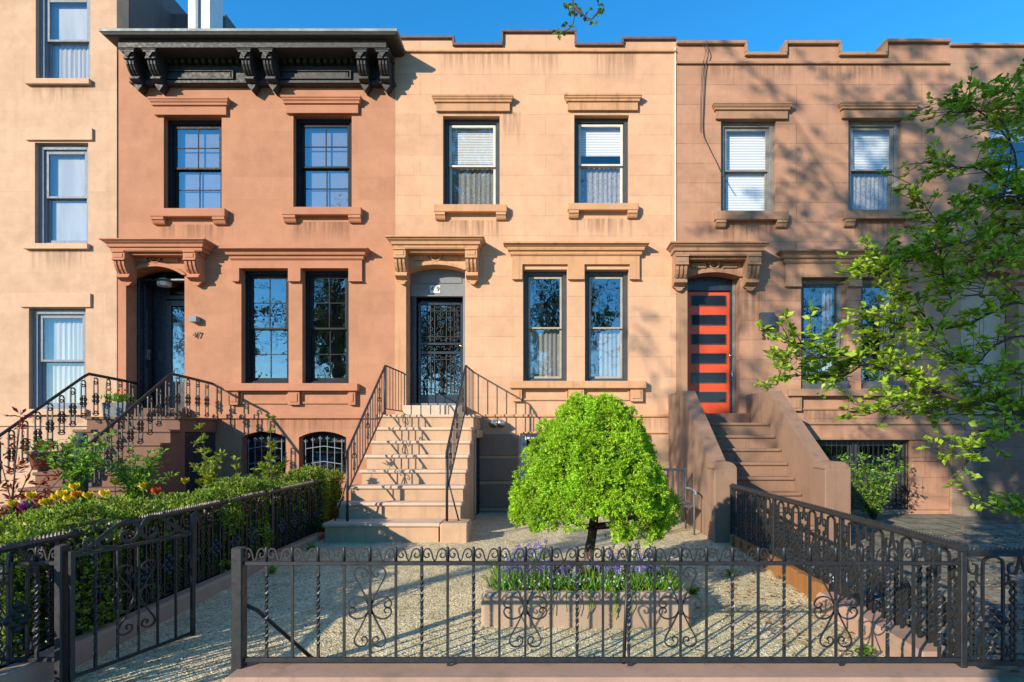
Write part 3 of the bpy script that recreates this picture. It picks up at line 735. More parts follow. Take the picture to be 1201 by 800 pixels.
for (za, zb_) in ((zb + .55, z2 - .13), (z2 + .12, dr[3] - .1)):
    g = MB(); g.add([(vx0 + .4, yd + .03, za), (vx1 - .1, yd + .03, za), (vx1 - .1, yd + .03, zb_), (vx0 + .4, yd + .03, zb_)], [(0, 1, 2, 3)]); g.build('glass_pane', M['glass'], d_)
c = MB(); n = 30; vs = []
for i in range(n + 1):
    t = i / n; vs += [(vx0 + .36 + (vx1 - vx0 - .4) * t, yd + .1 + .012 * math.sin(t * 40), zb + .5), (vx0 + .36 + (vx1 - vx0 - .4) * t, yd + .1 + .012 * math.sin(t * 40), z2 - .40)]
c.add(vs, [(2 * i, 2 * i + 2, 2 * i + 3, 2 * i + 1) for i in range(n)], True); c.build('curtain', M['curtain'], d_)
mb = MB(); mb.box(vx0 + .012, vx0 + .06, .36, .56, zb + .01, dr[3] - .25, .004)
for (za, zb_) in ((zb + .15, zb + .8), (zb + .95, zb + 1.9)): frame_box(mb, vx0 + .055, vx0 + .075, za, zb_, .42, .9, .02) if False else mb.box(vx0 + .06, vx0 + .075, .39, .53, za, zb_, .006)
fl = mb.build('open_door_leaf', M['navy'], h)
mb = MB(); mb.box(vx0 + .075, vx0 + .09, .40, .46, zb + .95, zb + 1.15); mb.build('lock_plate', M['chrome'], fl)
mb = MB(); a, b_, c, d = pxrect(226.5, 235, 372, 379); mb.box(a, b_, -.12, 0, c, d, .01); mb.build('wall_lamp', M['greyframe'], h)
number(h, '47', PX(232), PZ(393.5), -.03, .16, 'cable')
S47 = [(-1.1 - .236 * i, 1.77 - .212 * i) for i in range(8)]
st47 = stairs(h, S47, -7.55, -6.02, M['step47'], 1.77, thr=(dr[0] - .1, dr[1] + .1, 1.95))
mb = MB(); mb.box(-6.06, -6.03, -.93, -.05, 0, 1.5); mb.build('understair_gate', M['navy'], h)
# ---- lantern in the vestibule
l = thing('hanging_lantern', 'white glass lantern hanging in the dark vestibule over the curtained door', 'lantern', (PX(193, -.35), .35, PZ(337, -.35)))
X, Z = P(193, 332, -.35)
mb = MB(); mb.lathe([(.03, Z - .075), (.115, Z - .065), (.125, Z - .05), (.125, Z + .04), (.09, Z + .075), (.05, Z + .09)], X, .35, 8, smooth=False); mb.build('shade', M['lamp'], l)
mb = MB(); mb.lathe([(.05, Z + .09), (.05, Z + .11), (.012, Z + .12), (.012, dr[3] - .001)], X, .35, 8, smooth=False); mb.build('stem', M['navy'], l)

# ---- house 49
h = thing('row_house', 'golden ochre brownstone row house with stepped parapet and iron grille door, number 49', 'house', (PX(628), 0, 0), 'row houses')
HOUSE49 = h
x0, x1 = SEAM[1] + .001, SEAM[2] - .001
up = [pxrect(519.5, 586, 136, 242.5), pxrect(673.5, 737.5, 135, 241)]
pr = [pxrect(613.5, 665, 316, 447), pxrect(686, 737.5, 316, 447)]
dr = pxrect(477.5, 545.5, 311, 477)
bw = [pxrect(610, 736, 508, 575)]
tops = [(x0, PX(531), PZ(46)), (PX(531), PX(590), PZ(54.5)), (PX(590), PX(674), PZ(39)), (PX(674), PX(731), PZ(54.5)), (PX(731), x1, PZ(47.5))]
mb = MB(); wall_grid(mb, x0, x1, ZG, PZ(39), up + pr + [dr] + bw, tops=tops); spandrels(mb, dr[0], dr[1], PZ(317), PZ(311), .0005, .2995)
mb.build('wall', M['st49'], h); shell(h, x0, x1, PZ(56), None, M['greywall'])
mb = MB()
for i, (a, b_, z) in enumerate(tops):
    a_ = a - (.035 if i and tops[i - 1][2] < z else 0); c_ = b_ + (.035 if i + 1 < len(tops) and tops[i + 1][2] < z else 0)
    mb.box(a_, c_, -.05, .34, z - .005, z + .045, .006)
    if i and tops[i - 1][2] < z: mb.box(a - .035, a + .004, -.05, .34, tops[i - 1][2] + .046, z - .006)
    if i + 1 < len(tops) and tops[i + 1][2] < z: mb.box(b_ - .004, b_ + .035, -.05, .34, tops[i + 1][2] + .046, z - .006)
mb.build('coping', M['coping'], h)
for (u, w, s, t, q) in ((x0, x1, PZ(62), PZ(59.5), .04), (PX(558), x1 - .02, PZ(489), PZ(486), .035), (PX(610.0), x1 - .02, PZ(508.5), PZ(506.5), .035)): mb = MB(); mb.box(u, w, -q, 0, s, t, .006); mb.build('belt_course', M['tr49'], h)
mb = MB(); mb.box(PX(742), x1 - .03, -.022, 0, ZG, PZ(509.5), .008); mb.build('base_stone', M['step49'], h)
for i, (ya, yb) in enumerate(((509.5, 534.5), (538, 564), (568, 595), (599, 625))): mb = MB(); mb.box(PX(548), PX(608), -.04, 0, PZ(yb), PZ(ya), .014); mb.build('base_stone', M['base'], h)
window(h, *up[0], outer='darkframe', inner='offwhite', casing=.07, top='blind', topcov=.9, bottom='lace', y=.12)
window(h, *up[1], outer='darkframe', inner='offwhite', casing=.07, top='blind', topcov=.72, bottom='lace', y=.12, glass='glassup')
window(h, *pr[0], outer='darkframe', inner='sash49', casing=.075, sash=.036, top=None, bottom='cafe', y=.14, split=.50)
window(h, *pr[1], outer='darkframe', inner='sash49', casing=.075, sash=.036, top=None, bottom='cafe', y=.14, split=.50)
xa, xb, za, zb = bw[0]; xm = xa + .95
window(h, xa, xm, za, zb, outer='white', inner='white', casing=.05, top=None, bottom=None, y=.06, glass='glassdark')
window(h, xm, xb, za, zb, outer='white', inner='white', casing=.05, top=None, bottom=None, y=.06, glass='glassdark')
mb = MB()
for i in range(9): x = xa + .12 + i * .1; mb.tube([(x, .02, za + .03), (x, .02, zb - .03)], .008, 4)
mb.tube([(xa + .03, .02, zb - .2), (xm, .02, zb - .2)], .01, 4); mb.tube([(xa + .03, .02, za + .2), (xm, .02, za + .2)], .01, 4); mb.build('window_grille', M['iron'], h)
for q in ((507, 603, 115, 132), (661, 752.5, 114, 131)):
    a, b_, c, d = pxrect(*q); win_hood(h, a + .075, b_ - .075, c, d, M['tr49'])
for q in ((510, 595, 242.5, 251), (665.5, 748, 241, 249)): a, b_, c, d = pxrect(*q); win_sill(h, a, b_, c, d, M['tr49'], corb=.18)
a = PX(452, pc); b_ = PX(567, pc); door_hood(h, a + .12, b_ - .12, PZ(291, .3), PZ(276, pc), M['tr49'])
mb = MB(); bracket(mb, PX(468.5, .3), .215, PZ(291, .3), .60, .33); mb.build('bracket', M['tr49'], h); mb = MB(); bracket(mb, PX(552.5, .3), .215, PZ(291, .3), .60, .33); mb.build('bracket', M['tr49'], h)
door_surround(h, dr, PZ(317), M['tr49'], x0 + .002, None, 291)
wp = [(q[0], q[1]) for q in pr]
pair_cornice(h, PX(588, .22), PX(764, .22), PZ(283, .22), PZ(299, .1), pr[0][3] + .08, PZ(328.5), wp, M['tr49'])
pair_sill(h, PX(598), PX(757), PZ(447.5), PZ(456), PZ(471), wp, M['tr49'])
# door: frame, transom panel, leaf, grille
yd = .24; a, b_ = dr[0], dr[1]; zl = 2.0; zt_ = PZ(345)
mb = MB(); mb.box(a + .01, a + .11, yd - .004, yd + .1, zl, zt_ + .018, .005); mb.build('door_jamb', M['navy'], h)  # left jamb darker than the slate frame: recess shadow put into its colour
mb = MB(); mb.box(b_ - .075, b_ - .01, yd, yd + .1, zl + .061, zt_ + .02, .005)
mb.box(a + .01, b_ - .01, yd, yd + .1, zt_ + .02, PZ(330)); mb.prism([(a + .01, PZ(330)), (b_ - .01, PZ(330))] + arcpts(a + .01, b_ - .01, PZ(317), PZ(311.5), 12)[::-1], yd + .02, yd + .1, 'y')
mb.prism([(a + .16, PZ(328))] + [(b_ - .1, PZ(328))] + arcpts(a + .16, b_ - .1, PZ(321), PZ(317), 8)[::-1], yd + .005, yd + .0195, 'y')
mb.box(a + .01, b_ - .01, yd - .03, yd + .1, zl - .0, zl + .06)
fr = mb.build('door_frame', M['slate'], h)
xl, xr = a + .13, b_ - .09; z0_, z1_ = zl + .07, zt_ - .0
yl = .33
mb = MB(); mb.box(xl - .05, xr + .05, yl + .12, yl + .16, z0_, z1_ + .1); inner = mb.build('inner_door', M['dkglass'], h)
mb = MB(); zmid = z0_ + (z1_ - z0_) * .47
frame_box(mb, xl, xr, z0_, z1_ - .08, yl, yl + .04, .045, .16); mb.box(xl + .045, xr - .045, yl, yl + .04, zmid, zmid + .045); mb.box(xl + .045, xr - .045, yl, yl + .04, zmid + .17, zmid + .21)
door = mb.build('door', M['navy'], h)
g = MB(); g.add([(xl + .04, yl + .035, z0_ + .1), (xr - .04, yl + .035, z0_ + .1), (xr - .04, yl + .035, z1_ - .1), (xl + .04, yl + .035, z1_ - .1)], [(0, 1, 2, 3)]); g.build('glass_pane', M['glassdark'], door)
mb = MB(); y = yl - .005
def scroll_col(x, za, zb_, w=.035, step=.11, r=.0065):
    n = max(1, int((zb_ - za) / step)); st = (zb_ - za) / n
    for i in range(n):
        s = 1 if i % 2 else -1; z = za + st * i
        mb.tube(sp2([(0, 0), (w * .9, st * .25), (w * .6, st * .6), (-w * .1, st * .62), (-w * .1, st * .36), (w * .3, st * .36)], 3, y, x, z, s), r, 4)
        mb.tube(sp2([(0, 0), (-w * .8, st * .5), (-w * .3, st * .85), (w * .2, st * .7)], 3, y, x, z, s), r * .8, 4)
iw0, iw1 = xl + .05, xr - .05; W = iw1 - iw0
for (za, zb_) in ((z0_ + .17, zmid - .01), (zmid + .22, z1_ - .14)):
    scroll_col(iw0 + W * .07, za + .1, zb_ - .1); scroll_col(iw0 + W * .93, za + .1, zb_ - .1); scroll_col(iw0 + W * .5, za + .1, zb_ - .1, .06, .16)
    for t in (.15, .25, .35, .65, .75, .85): mb.tube([(iw0 + W * t, y, za), (iw0 + W * t, y, zb_)], .008, 4)
    for zz in (za + .1, zb_ - .1): mb.tube([(iw0, y, zz), (iw1, y, zz)], .008, 4)
    for zz in (za + .05, zb_ - .05):
        for i in range(7): x = iw0 + W * (i + .5) / 7; mb.tube(sp2([(-.045, 0), (-.02, .03), (.01, .015), (.0, -.01), (.02, -.03), (.045, 0)], 2, y, x, zz, 1 if i % 2 else -1), .0065, 4)
    for t in (.25, .75):
        for zz in (za + .25, zb_ - .25): mb.tube(ring(iw0 + W * t, zz, .04, y), .006, 4, closed=True)
for i in range(6): x = iw0 + W * (i + .5) / 6; mb.tube(sp2([(-.05, 0), (-.02, .035), (.015, .015), (.0, -.015), (.02, -.035), (.05, 0)], 2, y, x, zmid + .108, 1 if i % 2 else -1), .0065, 4)
mb.build('door_grille', M['iron'], door)
mb = MB(); mb.tube([(xr - .03, yl - .0, zmid + .14), (xr - .03, yl - .03, zmid + .14), (xr - .03, yl - .055, zmid + .14), (xr - .03, yl - .075, zmid + .14)], [.012, .012, .035, .012], 10); mb.build('door_knob', M['brass'], door)
mb = MB(); px_, pz_ = P(510.5, 339.5, -.24); mb.box(px_ - .095, px_ + .095, yd - .012, yd - .001, pz_ - .07, pz_ + .07); npl = mb.build('number_plate', M['plate'], h)
number(npl, '4 9', px_, pz_, yd - .015, .135, 'ink')
# jambs behind the opening
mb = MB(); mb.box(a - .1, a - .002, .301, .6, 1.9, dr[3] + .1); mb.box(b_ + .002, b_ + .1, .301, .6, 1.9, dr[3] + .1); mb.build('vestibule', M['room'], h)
# stoop
S49 = [(-1.1 - .236 * i, 1.805 - .212 * i) for i in range(7)] + [(-2.93, .31)]
st49 = stairs(h, S49, -2.72, -1.19, M['step49'], 1.805, flare={5: (-2.8, -1.19), 6: (-2.88, -1.19), 7: (-2.92, -1.42)}, thr=(a - .02, b_ + .02, 2.0), riser=M['tread49'])
mb = MB(); mb.box(-1.388, -1.02, -2.97, -2.55, -.1, .315, .02); mb.build('newel_block', M['step49'], st49)
mb = MB(); mb.box(-1.24, -1.21, -.95, -.04, 0, 1.52)
for i in range(7): mb.tube([(-1.205, -.9 + i * .13, .05), (-1.205, -.9 + i * .13, 1.5)], .01, 4)
mb.build('understair_gate', M['navy'], h)
mb = MB(); mb.box(-1.2, -1.14, -.93, -.05, 1.42, 1.55, .01); mb.box(-1.2, -1.16, -1.0, -.935, 0, 1.5); mb.build('stoop_trim', M['step49'], st49)
# security light
mb = MB(); X, Z = P(584, 492); mb.tube([(X, 0, Z), (X, -.1, Z)], .03, 8)
for s in (-1, 1): mb.tube([(X, -.09, Z), (X + s * .05, -.13, Z - .04), (X + s * .075, -.2, Z - .1)], [.03, .055, .075], 10)
mb.build('floodlight', M['chrome'], h)
# white downpipe line at the party seam
mb = MB(); mb.box(x1 - .028, x1 - .004, -.02, 0, PZ(309), PZ(56)); mb.build('expansion_strip', M['offwhite'], h)

# ---- house 51
h = thing('row_house', 'rose brown row house with red six-light door and solid stone stoop walls, number 51', 'house', (PX(950), 0, 0), 'row houses')
HOUSE51 = h
x0, x1 = SEAM[2] + .001, SEAM[3] - .001
up = [pxrect(845.5, 910, 141, 250), pxrect(995, 1057.5, 140, 249)]
pr = [pxrect(939.5, 993, 326, 456), pxrect(1010, 1062.5, 326, 456)]
dr = pxrect(806.5, 868, 320, 487.5)
bw = [pxrect(947, 1067, 516, 598)]
tops = [(x0, PX(873), PZ(53)), (PX(873), PX(922), PZ(66.5)), (PX(922), PX(983), PZ(53)), (PX(983), PX(1039), PZ(66.5)), (PX(1039), x1, PZ(51))]
mb = MB(); wall_grid(mb, x0, x1, ZG, PZ(51), up + pr + [dr] + bw, tops=tops); spandrels(mb, dr[0], dr[1], PZ(325), PZ(320), .0005, .2995)
mb.build('wall', M['st51'], h); shell(h, x0, x1, PZ(69), None, M['greywall'])
mb = MB()
for i, (a, b_, z) in enumerate(tops):
    a_ = a - (.04 if i and tops[i - 1][2] < z else 0); c_ = b_ + (.04 if i + 1 < len(tops) and tops[i + 1][2] < z else 0)
    mb.box(a_, c_, -.06, .34, z - .005, z + .055, .008)
    if i and tops[i - 1][2] < z: mb.box(a - .04, a + .004, -.06, .34, tops[i - 1][2] + .056, z - .006)
    if i + 1 < len(tops) and tops[i + 1][2] < z: mb.box(b_ - .004, b_ + .04, -.06, .34, tops[i + 1][2] + .056, z - .006)
mb.build('coping', M['tr51'], h)
for (u, w, s, t, q) in ((x0, x1, PZ(76), PZ(73), .04), (PX(916), x1 - .002, PZ(498), PZ(495), .035), (PX(930), x1 - .002, PZ(516), PZ(512.5), .035)): mb = MB(); mb.box(u, w, -q, 0, s, t, .006); mb.build('belt_course', M['tr51'], h)
for (ya, yb) in ((517, 541), (544, 598), (600, 616)): mb = MB(); mb.box(PX(1069.5), x1 - .002, -.022, 0, PZ(yb), PZ(ya), .008); mb.build('base_stone', M['st51'], h)
for i, q in enumerate(up): window(h, *q, outer='bronzeframe', inner='bronzeframe', casing=.085, sash=.04, top='blind', bottom=('blind', 'lace')[i], y=.08, glass='glassup')
for q in pr: window(h, *q, outer='bronzeframe', inner='darkframe', casing=.075, sash=.04, top=None, bottom='side', y=.14)
xa, xb, za, zb = bw[0]; xm = (xa + xb) / 2
for (u, w) in ((xa, xm), (xm, xb)): window(h, u, w, za, zb, outer='darkframe', inner='darkframe', casing=.05, top=None, bottom=None, y=.12, glass='glassdark')
mb = MB(); n = 19
frame_box(mb, xa + .01, xb - .01, za + .01, zb - .01, .03, .05, .02)
for i in range(n): x = xa + .03 + (xb - xa - .06) * (i + .5) / n; mb.tube([(x, .04, za + .03), (x, .04, zb - .02)], .008, 4)
for zz in (za + .4, zb - .3): mb.tube([(xa + .02, .04, zz), (xb - .02, .04, zz)], .009, 4)
mb.build('window_grille', M['iron'], h)
for q in ((834, 927.5, 124, 141), (981.5, 1075.5, 123, 140)):
    a, b_, c, d = pxrect(*q); win_hood(h, a + .075, b_ - .075, c, d, M['tr51'])
for q in ((837, 922, 250, 260), (987.5, 1072, 249, 259)): a, b_, c, d = pxrect(*q); win_sill(h, a, b_, c, d, M['tr51'], corb=.18)
a = PX(787, pc); b_ = PX(903, pc); door_hood(h, a + .12, b_ - .12, PZ(299, .3), PZ(283, pc), M['tr51'])
mb = MB(); bracket(mb, PX(800, .3), .23, PZ(299, .3), .60, .33); mb.build('bracket', M['tr51'], h); mb = MB(); bracket(mb, PX(885, .3), .23, PZ(299, .3), .60, .33); mb.build('bracket', M['tr51'], h)
door_surround(h, dr, PZ(325), M['tr51'], x0 + .002, None, 299)
wp = [(q[0], q[1]) for q in pr]
pair_cornice(h, PX(914, .22), PX(1090, .22), PZ(292, .22), PZ(308, .1), pr[0][3] + .0, PZ(337), wp, M['tr51'])
pair_sill(h, PX(923), PX(1082), PZ(456.5), PZ(465), PZ(482), wp, M['tr51'])
yd = .26; a, b_ = dr[0], dr[1]; zl = 1.855
mb = MB(); mb.box(a + .005, a + .03, yd, yd + .1, zl, PZ(325)); mb.build('door_jamb', M['navy'], h); mb = MB(); mb.box(b_ - .09, b_ - .06, yd, yd + .1, zl, PZ(325)); mb.box(a + .03, b_ - .09, yd, yd + .1, PZ(336.5), PZ(325)); mb.prism([(a + .005, PZ(325)), (b_ - .005, PZ(325))] + arcpts(a + .005, b_ - .005, PZ(325) + .001, PZ(320.5), 8)[::-1], yd, yd + .1, 'y')
mb.build('door_frame', M['navy'], h); mb = MB(); mb.box(b_ - .06, b_ - .005, yd - .03, yd + .1, zl, PZ(325) - .001); mb.build('door_jamb', M['bronzeframe'], h)
mb = MB(); mb.box(a + .03, b_ - .09, yd + .05, yd + .095, zl + .01, PZ(337), .003); door = mb.build('door', M['red'], h)
for k in range(6):
    xa_, zt2 = P(812.5, 346.5 + 22.7 * k, -.25); xb_, zb2 = P(852, 357.5 + 22.7 * k, -.25)
    mb = MB(); mb.box(xa_, xb_, yd + .043, yd + .0495, zb2, zt2); mb.build('door_light', M['dkglass'], door)
    mb = MB(); frame_box(mb, xa_ - .012, xb_ + .012, zb2 - .012, zt2 + .012, yd + .036, yd + .0497, .012, bev=0); mb.build('light_trim', M['irong'], door)
mb = MB(); xh, z1_ = P(860.5, 417, -.2); _, z2_ = P(860, 441, -.2)
mb.box(xh - .04, xh + .045, yd + .02, yd + .045, z1_ - .04, z1_ + .05, .006); mb.box(xh - .03, xh + .03, yd + .02, yd + .045, z2_ + .10, z2_ + .2, .006)
mb.tube([(xh - .015, yd + .02, z2_ + .12), (xh - .015, yd - .03, z2_ + .10), (xh - .015, yd - .03, z2_ - .06), (xh - .015, yd + .04, z2_ - .08)], .012, 6); mb.tube([(xh, yd - .03, z1_), (xh - .08, yd - .035, z1_)], .012, 6)
mb.build('door_handle', M['chrome'], door)
mb = MB(); q = pxrect(890, 906, 368, 387); mb.prism([(0, q[3]), (-.12, q[3] - .0), (-.14, q[2] + .05), (-.10, q[2]), (0, q[2])], q[0], q[1], 'x'); mb.build('wall_lamp', M['darkframe'], h)
number(h, '51', PX(897), PZ(394.5), -.03, .16, 'ink')
mb = MB(); q = pxrect(800, 806, 448, 460) if False else None
S51 = [(-1.1 - .236 * i, 1.67 - .205 * i) for i in range(8)]
st = stairs(h, S51, 2.471, 3.679, M['step51'], 1.67, thr=(2.48, 3.67, zl), over=0)
for (u, w, nu, nw, rt) in ((2.25, 2.47, 2.21, 2.51, 0), (3.68, 3.90, 3.66, 4.0, 1)):
    mb = MB(); mb.prism([(0, ZG), (-2.62, ZG), (-2.62, 1.12), (-1.02, 2.20), (-.0, 2.20)], u, w, 'x'); 
    c_ = mb.build('cheek_wall', M['step51'], st)
    mb = MB(); mb.box(nu, nw, -2.98, -2.621, ZG, 1.02, .01)
    n = 10; mb.prism([(nu + (nw - nu) * (1 - math.cos(math.pi * i / n)) / 2, 1.02 + .11 * math.sin(math.pi * i / n)) for i in range(n + 1)], -2.96, -2.64, 'y', True)
    mb.build('newel', M['step51'], st)
# cable hanging down the facade
mb = MB(); cp = [(828, 52, .07), (831, 62, .06), (827, 80, .03), (825, 120, .02), (824.5, 155, .02), (831, 172, .02), (840, 190, .02), (846, 203, .03), (853, 214, .04)]
mb.tube(spline([(PX(a, p), -p - .01, PZ(c, p)) for a, c, p in cp], 4), .009, 5); mb.tube(spline([(PX(a - 3.5, p), -p - .01, PZ(c, p)) for a, c, p in cp[:5]], 4), .005, 5); mb.build('cable', M['cable'], h)

# ---- house 53 (right edge)
h = thing('row_house', 'brown row house at the right edge behind the leafy branches, tan panelled door', 'house', (PX(1280), 0, 0), 'row houses')
x0, x1 = SEAM[3] + .001, SEAM[3] + 5.1
up = [pxrect(1160, 1224, 140, 249), pxrect(1310, 1372, 140, 249)]
pr = [pxrect(1256, 1309, 326, 456), pxrect(1327, 1380, 326, 456)]
dr = pxrect(1127, 1195, 318, 487.5)
mb = MB(); wall_grid(mb, x0, x1, ZG, PZ(55), up + pr + [dr]); spandrels(mb, dr[0], dr[1], PZ(325), PZ(318), .0005, .2995); mb.build('wall', M['st53'], h)
shell(h, x0, x1, PZ(69), None, M['greywall'])
mb = MB(); mb.box(x0, x1, -.05, .34, PZ(55) - .004, PZ(52), .008); mb.build('coping', M['tr51'], h)
mb = MB(); belt(mb, x0 + .02, x1, PZ(498), PZ(495), .035); mb.build('belt_course', M['tr51'], h)
for q in up: window(h, *q, outer='greyframe', inner='white', casing=.06, sash=.04, top='blind', topcov=.3, bottom=None, y=.08)
for q in pr: window(h, *q, outer='bronzeframe', inner='darkframe', casing=.075, sash=.04, top=None, bottom='side', y=.14)
for q in ((1149, 1235, 122, 140), (1300, 1385, 122, 140)): a, b_, c, d = pxrect(*q); win_hood(h, a + .075, b_ - .075, c, d, M['tr51'])
for q in ((1152, 1232, 249, 259), (1302, 1382, 249, 259)): a, b_, c, d = pxrect(*q); win_sill(h, a, b_, c, d, M['tr51'], corb=.18)
a = PX(1103, pc); b_ = PX(1228, pc); door_hood(h, a + .12, b_ - .12, PZ(299, .3), PZ(282, pc), M['tr51'])
mb = MB(); bracket(mb, PX(1121, .3), .22, PZ(299, .3), .60, .33); mb.build('bracket', M['tr51'], h); mb = MB(); bracket(mb, PX(1207, .3), .22, PZ(299, .3), .60, .33); mb.build('bracket', M['tr51'], h)
door_surround(h, dr, PZ(325), M['tr51'], x0 + .03, None, 299, pil=False)
pair_cornice(h, PX(1240, .22), PX(1400, .22), PZ(292, .22), PZ(308, .1), pr[0][3], PZ(337), [(q[0], q[1]) for q in pr], M['tr51'])
pair_sill(h, PX(1240), PX(1395), PZ(456.5), PZ(465), PZ(482), [(q[0], q[1]) for q in pr], M['tr51'])
yd = .27; a, b_ = dr[0], dr[1]; zl = 1.855
mb = MB(); mb.box(a + .005, b_ - .005, yd, yd + .1, PZ(341), PZ(325)); mb.prism([(a + .005, PZ(325)), (b_ - .005, PZ(325))] + arcpts(a + .005, b_ - .005, PZ(325) + .001, PZ(318.5), 8)[::-1], yd, yd + .1, 'y'); mb.build('door_frame', M['tandoor'], h)
mb = MB(); mb.box(a + .005, b_ - .005, yd + .04, yd + .1, zl, PZ(342), .003)
for (u, w) in ((a + .1, (a + b_) / 2 - .04), ((a + b_) / 2 + .04, b_ - .1)):
    for (za, zb_) in ((zl + .15, zl + .75), (zl + .9, zl + 1.95)): frame_box(mb, u, w, za, zb_, yd + .02, yd + .0395, .03); mb.box(u + .08, w - .08, yd + .025, yd + .0395, za + .08, zb_ - .08, .006)
mb.build('door', M['tandoor'], h)
mb = MB(); mb.box(PX(1150) - .3, PX(1215) + .2, -1.3, -.001, 1.55, 1.70, .01); mb.box(x0 + .05, x1 - 2.0, -.30, -.001, ZG, 1.547); mb.box(PX(1150) - .2, PX(1215) + .1, -1.2, -.302, ZG, 1.549); 
st53 = mb.build('stoop', M['block'], h)
mb = MB()
for i in range(16): x = PX(1150) - .25 + i * .1; mb.tube([(x, -1.2, 1.7), (x, -1.2, 2.45)], .008, 4)
mb.tube([(PX(1150) - .3, -1.2, 2.45), (PX(1150) + 1.3, -1.2, 2.45)], .016, 6); mb.build('railing', M['iron'], st53)
# air conditioner
ac = thing('air_conditioner', 'white window air conditioner at the right edge behind the leafy branches', 'air conditioner', (PX(1192), -.1, PZ(248)))
q = pxrect(1176, 1220, 226, 247)
mb = MB(); mb.box(q[0], q[1], -.28, .05, q[2] + .02, q[3], .02); mb.build('case', M['ac'], ac)
mb = MB()
for i in range(8): z = q[2] + .05 + i * .032; mb.box(q[0] + .04, q[1] - .04, -.287, -.2805, z, z + .014)
mb.build('louvre_grille', M['greyframe'], ac)
# ================================================================== STAIR RAILINGS
def lerp(a, b, t): return a + (b - a) * t
def rail49(h, X):
    yb, yn = -1.1, -2.88; zt0, zt1 = 2.61, 1.26; zb0, zb1 = 1.90, .72
    mb = MB()
    mb.tube([(X, -.0, zt0), (X, yb, zt0), (X, yn, zt1)], .021, 4, flat=(1, .55)); mb.tube([(X, -.0, zb0), (X, yb, zb0), (X, yn, zb1)], .013, 4)
    mb.tube([(X, yn, .33), (X, yn, zt1 + .01)], .018, 6); mb.tube([(X, yb - .02, 1.8), (X, yb - .02, zt0)], .016, 6)
    mb.tube([(X, yn, zt1), (X, yn - .05, zt1 - .03), (X, yn - .06, zt1 - .08), (X, yn - .03, zt1 - .09)], .014, 5)
    sgn = 1 if X > -2 else -1
    mb.tube([(X, yn + .02, zt1 - .35), (X + sgn * .16, yn - .02, .34)], .011, 5)
    r = mb.build('stair_railing', M['iron2'], h)
    n = 15
    for i in range(n):
        t = (i + .7) / n; y = lerp(yb, yn, t); z0 = lerp(zb0, zb1, t); z1 = lerp(zt0, zt1, t)
        b = MB(); b.tube([(X, y, z0), (X, y, z1)], .0085, 4)
        if i % 5 == 2:
            zc = (z0 + z1) / 2
            for s in (-1, 1):
                for m_ in (-1, 1): b.tube([(X, y + s * a, zc + m_ * c) for a, c in [(0, 0), (.03, .08), (.05, .15), (.035, .19), (.01, .16)]], .006, 4)
                b.tube([(X, y + s * a, zc + c) for a, c in [(0, 0), (.05, .04), (.085, .0), (.06, -.03), (.04, -.01)]], .006, 4)
        b.build('baluster', M['iron2'], r)
    for i in range(6):
        y = lerp(-.08, yb + .08, i / 5); b = MB(); b.tube([(X, y, zb0), (X, y, zt0)], .0085, 4); b.build('baluster', M['iron2'], r)
rail49(HOUSE49, -2.63); rail49(HOUSE49, -1.31)
def cast_baluster(X, y, z0, hgt, name, par):
    b = MB(); w = .042; x = X
    loop = [(x, y - w, z0 + .03), (x, y - w, z0 + hgt - w)] + [(x, y + w * math.sin(a), z0 + hgt - w + w * math.cos(a)) for a in (-1.2, -.6, 0, .6, 1.2)] + [(x, y + w, z0 + hgt - w), (x, y + w, z0 + .03)]
    b.tube(loop, .011, 4)
    c = z0 + hgt * .45
    for k in range(6): a = k * math.pi / 3 + .5; b.tube([(x, y + .048 * math.cos(a) + .026 * math.cos(q), c + .07 * math.sin(a) + .026 * math.sin(q)) for q in [i * math.pi / 3 for i in range(6)]], .009, 4, closed=True)
    b.tube([(x, y + .026 * math.cos(q), c + .026 * math.sin(q)) for q in [i * math.pi / 3 for i in range(6)]], .009, 4, closed=True)
    for zz in (z0 + .06, z0 + hgt - .09):
        for s in (-1, 1): b.tube([(x, y, zz - .02), (x, y + s * .03, zz), (x, y + s * .02, zz + .03), (x, y, zz + .02)], .008, 4)
    b.tube([(x, y - w - .025, z0 + .05), (x, y - w, z0 + .02), (x, y, z0 + .01), (x, y + w, z0 + .02), (x, y + w + .025, z0 + .05)], .008, 4)
    return b.build('baluster', M['iron'], par)
def rail47(h, X):
    yb, yn = -1.1, -2.75; zt0, zt1 = 2.47, 1.38
    mb = MB(); mb.tube(spline([(X, 0, zt0 - .06), (X, -.5, zt0 - .03), (X, yb, zt0)], 3) + spline([(X, yb - .1, zt0 - .05), (X, yn, zt1), (X, yn - .25, zt1 - .17)], 3), .025, 6)
    r = mb.build('stair_railing', M['iron'], h)
    for i in range(4): y = -.15 - i * .27; cast_baluster(X, y, 1.78, zt0 - 1.78 - .05, '', r)
    for i in range(8): t = (i + .55) / 8; y = lerp(yb, yn, t); zt_ = lerp(zt0, zt1, t); cast_baluster(X, y, zt_ - .66, .62, '', r)
H47 = [o for o in COL.objects if o.get('label', '').startswith('salmon')][0]
rail47(H47, -7.49); rail47(H47, -6.125)
mb = MB(); mb.lathe([(.075, .0), (.075, 1.38), (.085, 1.40), (.085, 1.44), (.06, 1.49), (.02, 1.51)], -6.1, -2.95, 14); mb.build('newel', M['bluepost'], H47)
mb = MB(); mb.lathe([(.06, 0), (.06, 1.38), (.07, 1.44), (.02, 1.5)], -7.5, -2.95, 12); mb.build('newel', M['bluepost'], H47)
mb = MB()   # front edge of landing rail of ornate stoop: none; low threshold rail
